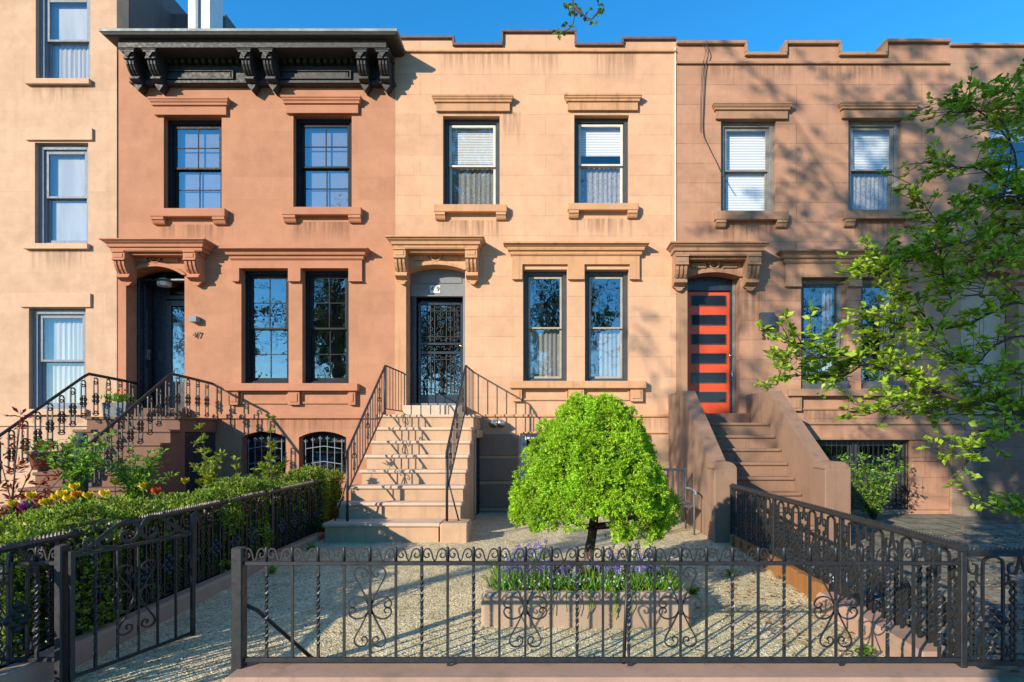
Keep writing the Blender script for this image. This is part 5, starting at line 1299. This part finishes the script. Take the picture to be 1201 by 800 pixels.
# a second lighter-shadow tree further right on the kerb
make_tree('street_tree', 'young street tree at the kerb outside the left edge of the picture', 'tree', (-9.0, -13.4, -.05), 10, (-9.0, -13.2, 9.2), (2.0, 1.9, 2.4), 5, 15, 8, .12, 'lstreet', 9, trunk_r=.09)
# park across the street (mirrored in the panes)
park = None; spots = [(-39, -56, 1.55), (-25, -58, 1.6), (-12, -55, 1.5), (1.5, -59, 1.65), (14, -56, 1.5), (27, -60, 1.65), (41, -57, 1.5)]
for i, (x, y, s) in enumerate(spots):
    if i == 0: park = make_tree('park_tree', 'tree of the park across the street, seen only mirrored in the window panes', 'tree', (0, 0, -.05), 14, (0, 0, 8.6), (4.8, 3.8, 6.0), 6, 34, 11, .24, 'lpark', 21, trunk_r=.26, group='park trees mirrored in the windows'); park.location = (x, y, -.05); park.scale = (s,) * 3
    else: dup(park, (x, y, -.05), i * 1.3, scale=s)
hedge('park_hedge', 'green park hedge across the street, seen only mirrored in the parlour windows', -26, 26, -27.6, -26.2, 0, 1.9, L=.16, dens=160, seed=5)

# ---- dogwood entering from the right
dg = thing('dogwood_tree', 'young leafy tree reaching in from the right with layered bright green branches', 'tree', (3.95, -6.3, 0))
mb = MB(); LP, LD = [], []
B = [([(1270, 560, -6.3), (1235, 500, -6.4), (1160, 478, -6.5), (1105, 463, -6.55), (1068, 441, -6.6), (1014, 428, -6.65), (985, 415, -6.7), (950, 405, -6.75), (918, 400, -6.8)], .024),
     ([(1265, 500, -6.3), (1240, 400, -6.3), (1201, 358, -6.35), (1166, 365, -6.4), (1137, 378, -6.45), (1094, 386, -6.5), (1060, 385, -6.55), (1030, 372, -6.6)], .013),
     ([(1262, 420, -6.3), (1240, 270, -6.2), (1201, 228, -6.25), (1161, 232, -6.3), (1121, 251, -6.35), (1105, 272, -6.4), (1085, 300, -6.45), (1050, 310, -6.5), (1035, 330, -6.55)], .013),
     ([(1262, 300, -6.3), (1230, 250, -6.25), (1195, 235, -6.2), (1190, 180, -6.15), (1165, 145, -6.1), (1140, 125, -6.1), (1132, 112, -6.1)], .012),
     ([(1240, 250, -6.3), (1225, 170, -6.3), (1200, 125, -6.3), (1185, 105, -6.3)], .010),
     ([(1201, 228, -6.25), (1175, 215, -6.1), (1150, 200, -6.1), (1115, 195, -6.1), (1085, 190, -6.1)], .008),
     ([(1105, 272, -6.4), (1085, 240, -6.35), (1070, 215, -6.3)], .006),
     ([(1105, 272, -6.4), (1102, 300, -6.45), (1108, 330, -6.5), (1118, 350, -6.5)], .007),
     ([(1094, 386, -6.5), (1070, 350, -6.55), (1055, 345, -6.6), (1030, 300, -6.6)], .006),
     ([(1245, 480, -6.4), (1210, 400, -6.5), (1170, 405, -6.5), (1145, 425, -6.6), (1120, 420, -6.65), (1095, 400, -6.7)], .009),
     ([(1105, 463, -6.55), (1070, 470, -6.7), (1040, 478, -6.8), (1015, 488, -6.85)], .006),
     ([(1250, 540, -6.5), (1200, 500, -6.7), (1170, 510, -6.8), (1150, 530, -6.85), (1130, 545, -6.9)], .009),
     ([(1235, 520, -6.5), (1190, 480, -6.3), (1150, 470, -6.2), (1110, 480, -6.1), (1085, 485, -6.0)], .008),
     ([(1240, 470, -6.4), (1200, 440, -6.6), (1165, 445, -6.7), (1140, 455, -6.7)], .008),
     ([(1068, 441, -6.6), (1050, 420, -6.5), (1040, 400, -6.45), (1020, 385, -6.4)], .006),
     ([(1014, 428, -6.65), (990, 440, -6.6), (960, 442, -6.55), (940, 440, -6.5)], .006),
     ([(985, 415, -6.7), (965, 420, -6.8), (935, 415, -6.85), (910, 450, -6.9)], .005),
     ([(1240, 620, -6.4), (1215, 600, -6.6), (1190, 598, -6.7), (1170, 596, -6.75)], .005),
     ([(1245, 350, -6.4), (1215, 310, -6.6), (1185, 300, -6.7), (1160, 322, -6.75), (1150, 345, -6.8)], .007),
     ([(1235, 300, -6.3), (1180, 270, -6.0), (1150, 290, -5.95), (1130, 310, -5.9)], .006)]
mb.tube([(3.95, -6.3, -.05), (3.9, -6.3, 1.0), (3.84, -6.3, 1.9), (3.78, -6.3, 2.9), (3.74, -6.3, 4.0)], [.07, .06, .05, .035, .02], 9)
B += [([(x + (rr.uniform(-30, 30) if x < 1235 else 0), y + rr.uniform(-26, 26), z + rr.uniform(-.25, .25)) for x, y, z in pts], w * .8) for pts, w in B if pts[0][0] > 1200 and w < .014 and pts[0][1] < 600 and rr.random() < .4]
for pts, w in B:
    pl_ = spline([at(*q) + Vector((rr.uniform(-.01, .01), 0, rr.uniform(-.01, .01))) for q in pts], 4); k = len(pl_)
    mb.tube(pl_, [max(.0025, w * (1 - .8 * i / k)) for i in range(k)], 5)
    for i in range(int(k * .15), k):
        if pl_[i].x > 3.75: continue
        for _ in range(3 if rr.random() < .7 else 2):
            d = Vector((rr.uniform(-1, .35), rr.uniform(-1, 1), rr.uniform(-.25, .65))).normalized(); L_ = rr.uniform(.05, .25) * (1.25 if i > k * .8 else 1); s = pl_[i]; t = s + d * L_
            mb.tube([s, s + d * L_ * .5 + Vector((0, 0, .008)), t], [.0034, .0026, .0016], 3, cap=False)
            for q in range(rr.randint(3, 6)):
                c = s.lerp(t, rr.uniform(.35, 1.0)) if q else t
                for __ in range(rr.randint(2, 4)):
                    LP.append(tuple(c + Vector((rr.gauss(0, .006), rr.gauss(0, .006), rr.gauss(0, .006))))); e = d * .5 + Vector((rr.gauss(0, .8), rr.gauss(0, .8), rr.gauss(.1, .3))); LD.append(tuple(e))
mb.build('trunk', M['bark'], dg)
n = len(LP); u = rng.normal(size=(n, 3)) * .45 + np.array([-.25, -.3, 1.0]); Ls = rng.uniform(.030, .062, n)
leaf_mesh('crown', LP, LD, u, Ls, Ls * .62, M['ldog'], dg, fold=.15)

# ---- small plants
def plant(name, label, cat, base, stems, leafL, mat, seed, leaves_per=26, stem_r=.006, spread=.0, group=None, ratio=.5, up=.35, stemmat='bark', clump=.02):
    """stems: list of list of points"""
    r = random.Random(seed); g = np.random.default_rng(seed); root = thing(name, label, cat, base, group); mb = MB(); LP, LD = [], []
    for st in stems:
        pts = spline([Vector(base) + Vector(q) for q in st], 5); k = len(pts); mb.tube(pts, [max(.0015, stem_r * (1 - .75 * i / k)) for i in range(k)], 4, cap=False)
        for _ in range(leaves_per):
            i = r.randint(int(k * .25), k - 1); c = pts[i]; e = Vector((r.gauss(0, 1), r.gauss(0, 1), r.gauss(up, .5))).normalized()
            for __ in range(2): LP.append(tuple(c + e * r.uniform(0, .6) * spread + Vector((r.gauss(0, clump * .3),) * 3))); LD.append(tuple(e + Vector((r.gauss(0, .4), r.gauss(0, .4), r.gauss(0, .3)))))
    mb.build('stems', M[stemmat], root); n = len(LP); u = g.normal(size=(n, 3)) * .5; u[:, 2] += 1
    Ls = leafL * g.uniform(.6, 1.2, n); leaf_mesh('leaves', LP, LD, u, Ls, Ls * ratio, M[mat], root); return root
def bushstems(n, h, w, seed, z0=0):
    r = random.Random(seed); out = []
    for _ in range(n):
        a = r.random() * 6.28; q = r.uniform(.2, 1) * w; hh = h * r.uniform(.6, 1)
        out.append([(0, 0, z0), (q * .4 * math.cos(a), q * .4 * math.sin(a), z0 + hh * .5), (q * math.cos(a), q * math.sin(a), z0 + hh)])
    return out
def pos(px, Y): s = F / (D + Y); return (px - VX) / s
def zat(py, Y): s = F / (D + Y); return H + (HZ - py) / s
# rose standards
Y1 = -4.6
b1 = (pos(88, Y1), Y1, .05); b2 = (pos(158, Y1 + .3), Y1 + .3, .05)
plant('standard_rose', 'small round-headed rose bush on a thin stem, left of its pair by the blue newel', 'shrub', b1, [[(0, 0, 0), (0, 0, .9), (a, b_, 1.0 + c)] for a, b_, c in [(rr.uniform(-.27, .27), rr.uniform(-.2, .2), rr.uniform(.08, .42)) for _ in range(16)]], .06, 'lrose', 31, 46, .007, .12)
plant('standard_rose', 'wide flat-topped rose bush on a thin stem, right of its pair before the dark doorway', 'shrub', b2, [[(0, 0, 0), (0, 0, .75), (a, b_, .95 + c)] for a, b_, c in [(rr.uniform(-.40, .42), rr.uniform(-.2, .2), rr.uniform(.0, .32)) for _ in range(20)]], .06, 'lrose', 32, 44, .007, .12)
b3 = (pos(150, Y1 + .2), Y1 + .2, .05); plant('low_shrub', 'low light green shrub under the right rose bush', 'shrub', b3, bushstems(14, .62, .42, 8), .055, 'lrose', 33, 34, .005, .10)
# upright yellow-green shrub
Y2 = -3.0
for k, (px, hh, lab, nst) in enumerate(((243, 1.45, 'upright yellow-green shrub in front of the dark doorway under the left stoop', 6), (282, 1.05, 'shorter upright shrub between the two taller ones by the arched basement window', 4), (320, 1.55, 'tall thin upright shrub in front of the white-grilled arched window', 4))):
    sx = pos(px, Y2); base = (sx, Y2, .05); r = random.Random(40 + k)
    st = [[(0, 0, 0), (r.uniform(-.1, .1), r.uniform(-.1, .1), hh * .5), (r.uniform(-.26, .26) if q else -.0, r.uniform(-.15, .15), hh * (r.uniform(.65, .95) if q else 1.05))] for q in range(nst)]
    plant('upright_shrub', lab, 'shrub', base, st, .070, 'lshoot', 50 + k, 85, .008, .05, up=.8)
# red maple
b4 = (pos(-10, -4.6), -4.6, .05)
st = [[(0, 0, 0), (.12 + q * .02, 0, .45), (a, b_, c)] for q, (a, b_, c) in enumerate(((.42, .1, 1.28), (.5, .1, 1.02), (.3, 0, 1.62), (.18, .1, 1.5), (.55, 0, .80), (.62, .1, .98), (.05, 0, 1.35), (.68, 0, .72)))]
mp = plant('japanese_maple', 'sparse japanese maple with dark red leaves at the left edge', 'tree', b4, st, .085, 'lred', 61, 60, .011, .09, ratio=.34)
# border plants, left gardens
r = random.Random(77); k = 0
desc = ['in the front row beside the tulips', 'behind the tulips under the red maple', 'at the foot of the left stoop steps', 'near the blue newel post', 'close behind the hedge', 'at the left edge of the garden bed']
borders = [(150, -5.2, .4, .3), (70, -5.7, .38, .3), (200, -4.9, .36, .3), (25, -5.0, .5, .35), (105, -4.3, .5, .3), (10, -5.6, .42, .30), (45, -5.3, .45, .30), (88, -5.0, .40, .28), (130, -4.9, .38, .25), (180, -4.6, .40, .28), (215, -4.2, .42, .3), (255, -3.7, .45, .3), (300, -3.2, .45, .3), (30, -4.4, .55, .35), (-15, -5.0, .6, .4), (340, -2.4, .5, .3), (60, -6.2, .35, .3), (5, -6.4, .35, .3), (120, -5.6, .36, .3)]
for (px, Y, hh, w) in borders:
    where = ('%s of the bed' % ('far end' if Y > -3.8 else 'middle' if Y > -4.8 else 'near end'))
    plant('border_plant', 'leafy green border plant in the soil bed behind the clipped hedge', 'plant', (pos(px, Y) if pos(px, Y) < -3.85 else -3.95, Y, .05), bushstems(11, hh * 1.25, w, k + 100), .055, 'lplant' if k % 3 else 'lrose', 200 + k, 34, .004, .09, group='border plants behind the hedge'); k += 1
# tulips
def flower_cup(mb, x, y, z, r_, n=6, h=.055):
    for i in range(n):
        a = 2 * math.pi * i / n; c, s = math.cos(a), math.sin(a); da = .55; p = [(x, y, z)]
        for q in (-da, da): p.append((x + r_ * math.cos(a + q), y + r_ * math.sin(a + q), z + h * .5))
        p.append((x + r_ * .8 * c, y + r_ * .8 * s, z + h)); mb.add([p[0], p[1], p[3], p[2]], [(0, 1, 2, 3)], True)
def tulip(label, x, y, z0, hgt, mat, group, big=1.0):
    t = thing('tulip', label, 'flower', (x, y, z0), group); mb = MB(); mb.tube([(x, y, z0), (x + .01, y, z0 + hgt * .5), (x, y, z0 + hgt)], .004, 5); mb.build('stem', M['lblade'], t)
    mb = MB(); flower_cup(mb, x, y, z0 + hgt, .036 * big, 6, .06 * big); flower_cup(mb, x, y, z0 + hgt + .003, .024 * big, 5, .052 * big); mb.build('flower', M[mat], t)
    lp = [(x, y, z0)] * 4; leaf_mesh('leaves', lp, [(rr.gauss(0, .4), rr.gauss(0, .4), 1) for _ in range(4)], rdir(4, rng), hgt * .7, .03, M['lblade'], t)
TL = [(36, 582, 'yellow'), (15, 592, 'yellow'), (56, 589, 'yellow'), (66, 584, 'yellow'), (72, 580, 'yellow'), (80, 586, 'yellow'), (89, 581, 'orange'), (87, 572, 'yellow'), (103, 582, 'yellow'), (122, 580, 'yellow'), (168, 571, 'yellow'), (183, 577, 'redpetal'), (217, 565, 'yellow'), (234, 566, 'yellow'), (244, 562, 'yellow'), (27, 596, 'purple'), (33, 593, 'purple'), (52, 591, 'yellow'), (135, 566, 'yellow')]
cn = {'yellow': 'yellow', 'orange': 'orange', 'redpetal': 'red', 'purple': 'purple'}
for (px, py, c) in TL:
    Y = -4.75 if px < 130 else (-4.4 if px < 200 else -3.9); x = pos(px, Y); z = zat(py, Y)
    lab = {'yellow': 'yellow tulip blooming in the bed behind the hedge', 'orange': 'orange tulip among the yellow ones behind the hedge', 'redpetal': 'single bright red tulip right of the yellow ones behind the hedge', 'purple': 'purple tulip at the left end of the bed by the hedge'}[c]
    tulip(lab, x, Y, .05, z - .05 - .03, c, cn[c] + ' tulips', 1.35)
# pots
def pot(name, label, x, y, z, r_, h_, mat, flower=None, square=False, seed=1, leaf='lrose', hh=.22):
    t = thing(name, label, 'flower pot', (x, y, z)); mb = MB()
    if square: mb.prism([(x - r_ * .85, z), (x + r_ * .85, z), (x + r_, z + h_), (x - r_, z + h_)], y - r_ * .5, y + r_ * .5, 'y')
    else: mb.lathe([(r_ * .7, z), (r_ * .95, z + h_ * .85), (r_ * 1.05, z + h_ * .86), (r_ * 1.05, z + h_), (r_ * .9, z + h_), (r_ * .88, z + h_ * .9)], x, y, 18)
    mb.build('pot', M[mat], t)
    g = np.random.default_rng(seed); n = 240; c = np.c_[x + g.normal(0, r_ * .5, n), y + g.normal(0, r_ * .3, n), z + h_ + g.random(n) * hh * .5]; leaf_mesh('leaves', c, np.c_[g.normal(0, .5, n), g.normal(0, .5, n), .8 + g.random(n)], g.normal(size=(n, 3)), g.uniform(.04, .10, n), .02, M[leaf], t)
    if flower:
        mb = MB()
        for _ in range(11): fx_, fy_, fz_ = x + g.normal(0, r_ * .5), y + g.normal(0, r_ * .3), z + h_ + hh * g.uniform(.5, 1.15); flower_cup(mb, fx_, fy_, fz_, .022, 6, .03)
        mb.build('flowers', M[flower], t)
pot('flower_pot', 'square grey planter of orange flowers on the left stoop landing', pos(139, -.75), -.75, 1.775, .21, .24, 'pot', 'orange', True, 3)
pot('flower_pot', 'terracotta pot of green leaves on the left stoop steps', pos(52, -2.3), -2.3, .98, .19, .26, 'terracotta', None, False, 4, 'lplant')
pot('flower_pot', 'small dark pot beside the terracotta one on the left stoop steps', pos(78, -2.3), -2.3, .98, .10, .17, 'pot', None, False, 5, 'lplant', .12)
# flower boxes of house 51
for (a, b_, lab, sd, hh, lf_) in ((940, 992, 'dark window box with trailing green plant on the left parlour sill', 6, .35, 'lplant'), (1012, 1058, 'dark window box with bright green hosta leaves on the right parlour sill', 7, .24, 'lblade')):
    x0, x1 = PX(a), PX(b_); z = PZ(456.5); t = thing('window_box', lab, 'window box', ((x0 + x1) / 2, -.03, z)); mb = MB(); mb.prism([(-.12, z + .002), (.06, z + .002), (.07, z + .14), (-.14, z + .14)], x0 + .03, x1 - .03, 'x'); mb.build('box', M['pot'], t)
    g = np.random.default_rng(sd); n = 260 if sd == 6 else 60
    cxx = x0 + (x1 - x0) * (g.beta(2, 2, n) if sd == 7 else g.beta(3, 2, n)); c = np.c_[cxx, -.05 + g.normal(0, .05, n), z + .13 + g.random(n) * hh * .5]; d_ = np.c_[g.normal(0, .7, n), g.normal(-.2, .5, n), (.6 if sd == 7 else .15) + g.random(n) * .6]
    leaf_mesh('leaves', c, d_, g.normal(size=(n, 3)), g.uniform(.05, .12 if sd == 6 else .16, n), .035, M[lf_], t)
# shrub before the basement window at right
plant('shrub', 'loose green shrub in front of the barred basement window at right', 'shrub', (pos(1025, -1.0), -1.0, .02), bushstems(26, 1.22, .65, 12), .07, 'lrose', 71, 34, .008, .14)
plant('low_shrub', 'small green shrub left of the barred basement window beside the stoop pier', 'shrub', (pos(992, -1.3), -1.3, .02), bushstems(12, .8, .25, 13), .06, 'lplant', 72, 18, .006, .08)
# hyacinths in the planter
def hyacinth(sd, mat, x=0, y=0):
    g = np.random.default_rng(sd); t = thing('grape_hyacinth', 'grape hyacinth among the bulbs under the clipped evergreen', 'flower', (0, 0, 0), 'bulb flowers in the planter')
    n = 12; leaf_mesh('leaves', g.normal(0, .012, (n, 3)) * (1, 1, 0), np.c_[g.normal(0, .55, n), g.normal(0, .55, n), np.full(n, 1)], rdir(n, g), g.uniform(.09, .17, n), .012, M['lblade'], t)
    for q in range(2):
        a, b_, c = g.normal(0, .022), g.normal(0, .022), g.uniform(.12, .2); mb = MB(); mb.tube([(a * .3, b_ * .3, 0), (a, b_, c)], .0028, 4); mb.build('stem', M['lblade'], t)
        m = 26; zz = g.random(m); an = g.random(m) * 6.28; rad_ = .013 * (1 - zz * .6)
        leaf_mesh('flower', np.c_[a + rad_ * np.cos(an) * .3, b_ + rad_ * np.sin(an) * .3, c + zz * .055 - .01], np.c_[np.cos(an), np.sin(an), -.2 + 0 * an], rdir(m, g), .016, .012, M[mat], t)
    return t
hp = [hyacinth(300, 'violet'), hyacinth(301, 'violet'), hyacinth(302, 'palepetal'), hyacinth(303, 'violet')]
g = random.Random(12); cnt = 0; first = [True] * 4
pts_ = []
for _ in range(120):
    u = g.random()
    if u < .6: x, y = g.uniform(-.36, .98), g.uniform(-5.9, -5.62)
    elif u < .85: x, y = g.uniform(-.38, .02), g.uniform(-5.85, -4.98)
    else: x, y = g.uniform(.6, .98), g.uniform(-5.85, -4.98)
    pts_.append((x, y))
for x, y in pts_:
    k = g.randint(0, 3); z = .255; s = g.uniform(.65, 1.0) if y < -5.6 else g.uniform(.85, 1.15)
    if first[k]: hp[k].location = (x, y, z); hp[k].scale = (s,) * 3; first[k] = False
    else: dup(hp[k], (x, y, z), g.random() * 6, scale=s)
gl_ = thing('bulb_foliage', 'dense fringe of narrow green bulb leaves along the planter rim', 'plant', (.3, -5.9, .25))
n = 1700; g2 = np.random.default_rng(91); side = g2.random(n)
xx = np.where(side < .75, g2.uniform(-.42, 1.05, n), np.where(side < .88, g2.normal(-.38, .04, n), g2.normal(1.02, .04, n))); yy = np.where(side < .75, g2.normal(-5.88, .05, n), g2.uniform(-5.9, -5.0, n))
leaf_mesh('leaves', np.c_[xx, yy, np.full(n, .25)], np.c_[g2.normal(0, .5, n), g2.normal(-.15, .45, n), np.full(n, .9)], rdir(n, g2), g2.uniform(.05, .15, n), .011, M['lblade'], gl_)
n = 300; xx = g2.uniform(-.40, 1.02, n); leaf_mesh('flowers', np.c_[xx, g2.normal(-5.85, .07, n), g2.uniform(.29, .36, n)], rdir(n, g2), rdir(n, g2), .022, .016, M['palepetal'], gl_)
# trailing stems over the planter edge
r = random.Random(3); mb = MB()
for i in range(13):
    x = r.uniform(.12, .66) if i > 4 else r.uniform(-.1, .5); pts = [(x, -5.9, .28), (x + r.uniform(-.02, .03), -6.04, .30), (x + r.uniform(-.01, .06), -6.06, .2), (x + r.uniform(-.03, .05), -6.055, r.uniform(.05, .14))]; mb.tube(spline(pts, 3), .0035, 4, cap=False)
o = mb.build('trailing_stems', M['lshoot'], kind='stuff', label='thin bare stems trailing over the front of the stone planter')
# fallen leaves and weeds
def litter(name, label, n, box, seed, dens=None, mat='litter', L=(.02, .05)):
    g = np.random.default_rng(seed); x = g.uniform(box[0], box[1], n); y = g.uniform(box[2], box[3], n)
    z = np.where(x < 2.5, [gy(q) + .016 for q in y], .026); d = np.c_[g.normal(size=n), g.normal(size=n), g.normal(0, .12, n)]; ls = g.uniform(*L, n)
    o = leaf_mesh(name, np.c_[x, y, z], d, np.c_[g.normal(0, .2, n), g.normal(0, .2, n), np.ones(n)], ls, ls * .7, M[mat], None, fold=.3, kind='stuff'); o['label'] = label; return o
litter('fallen_leaves', 'scattered orange and brown fallen leaves on the gravel', 60, (-1.8, 2.3, -6.8, -3), 5)
litter('fallen_leaf_drift', 'drift of fallen leaves along the right kerb of the gravel', 260, (1.5, 2.33, -6.8, -3.1), 15)
litter('leaf_litter', 'brown and orange leaf litter covering the shaded yard at right', 2600, (2.6, 7.2, -6.9, -1.5), 6)
for k, (x, y, lab) in enumerate(((2.12, -6.62, 'small bright weed in the gravel by the right front kerb'), (1.9, -4.6, 'small weed in the gravel beside the rusty edging'), (-2.85, -4.5, 'tiny weed at the foot of the left kerb, nearer the lens'), (-2.9, -3.4, 'tiny weed at the foot of the left kerb, nearer the stoop'), (1.35, -5.2, 'small weed in the shade right of the stone planter'))):
    plant('weed', lab, 'weed', (x, y, gy(y)), bushstems(7, .06, .07, 500 + k), .04, 'lrose', 510 + k, 8, .002, .02)
# real stones scattered on the gravel nearest the lens
g = np.random.default_rng(8); n = 5200; x = g.uniform(-3.0, 2.3, n); y = -6.9 + 4.6 * g.random(n) ** 1.6; keep = ~((x > -.52) & (x < 1.15) & (y > -6.05) & (y < -4.83)); x, y = x[keep], y[keep]; n = len(x)
s = g.uniform(.004, .0095, n); oct_ = np.array([(1, 0, 0), (0, 1, 0), (-1, 0, 0), (0, -1, 0), (0, 0, .7), (0, 0, -.7)]); V_ = np.c_[x, y, [gy(q) + .010 * math.sin(p_ * 2.3 + q) * math.cos(q * 1.7) + .002 for p_, q in zip(x, y)]]
an = g.random(n) * 6.28; ca, sa = np.cos(an), np.sin(an); o_ = np.repeat(oct_[None], n, 0) * s[:, None, None] * g.uniform(.7, 1.3, (n, 1, 3)); rx = o_[:, :, 0] * ca[:, None] - o_[:, :, 1] * sa[:, None]; ry = o_[:, :, 0] * sa[:, None] + o_[:, :, 1] * ca[:, None]
vv = np.stack([rx, ry, o_[:, :, 2]], 2) + V_[:, None, :]; tri = np.array([(0, 1, 4), (1, 2, 4), (2, 3, 4), (3, 0, 4), (1, 0, 5), (2, 1, 5), (3, 2, 5), (0, 3, 5)]); ff_ = (tri[None] + (np.arange(n) * 6)[:, None, None]).reshape(-1, 3)
me = bpy.data.meshes.new('loose_pebbles'); me.from_pydata(vv.reshape(-1, 3).tolist(), [], ff_.tolist()); me.update()
m, nt, b = newmat('pebble'); gg = nt.nodes.new('ShaderNodeNewGeometry'); nt.links.new(ramp(nt, gg.outputs['Random Per Island'], [(0, (.18, .14, .09)), (.5, (.45, .37, .23)), (.8, (.6, .53, .38)), (1, (.75, .7, .6))]), b.inputs['Base Color']); me.materials.append(m)
o = link('loose_pebbles', me, None, 'loose tan pebbles lying on the gravel yard', 'stuff')

# ================================================================== LIGHT, SKY, CAMERA
sd = Vector((.92, 1.0, -.53)).normalized()
el = math.asin(-sd.z); src = -sd
su = bpy.data.lights.new('sun', 'SUN'); su.energy = 4.9; su.angle = R(.5); su.color = (1.0, .88, .70)
so = bpy.data.objects.new('sun', su); COL.objects.link(so); so.rotation_euler = sd.to_track_quat('-Z', 'Y').to_euler()
w = bpy.data.worlds.new('World'); SC.world = w; w.use_nodes = True; nt = w.node_tree
sk = nt.nodes.new('ShaderNodeTexSky'); sk.sky_type = 'NISHITA'; sk.sun_disc = False; sk.sun_elevation = el; sk.sun_rotation = math.atan2(src.x, src.y)
sk.altitude = 600; sk.air_density = 1.0; sk.dust_density = .0; sk.ozone_density = 5.0
hs = nt.nodes.new('ShaderNodeHueSaturation'); hs.inputs['Hue'].default_value = .492; hs.inputs['Saturation'].default_value = 1.22; hs.inputs['Value'].default_value = 1.5; nt.links.new(sk.outputs[0], hs.inputs['Color']); nt.links.new(hs.outputs[0], nt.nodes['Background'].inputs[0]); nt.nodes['Background'].inputs[1].default_value = .15
cam = bpy.data.cameras.new('camera'); co = bpy.data.objects.new('camera', cam); COL.objects.link(co)
co.location = (0, -D, H); co.rotation_euler = (R(90), 0, 0); cam.sensor_width = 36; cam.lens = F / 1201 * 36; cam.shift_x = -(VX - 600.5) / 1201; cam.shift_y = (HZ - 400) / 1201
cam.clip_end = 2000; cam.clip_start = .05; SC.camera = co
SC.view_settings.view_transform = 'Standard'; SC.view_settings.look = 'None'; SC.view_settings.gamma = 1; SC.view_settings.exposure = .52; SC.view_settings.use_curve_mapping = False
SC.render.engine = 'CYCLES'; cy_ = SC.cycles; cy_.max_bounces = 6; cy_.diffuse_bounces = 3; cy_.glossy_bounces = 3; cy_.transparent_max_bounces = 10; cy_.transmission_bounces = 4
cy_.use_denoising = True; cy_.denoiser = 'OPENIMAGEDENOISE'; cy_.sample_clamp_indirect = 6; cy_.caustics_reflective = False; cy_.caustics_refractive = False
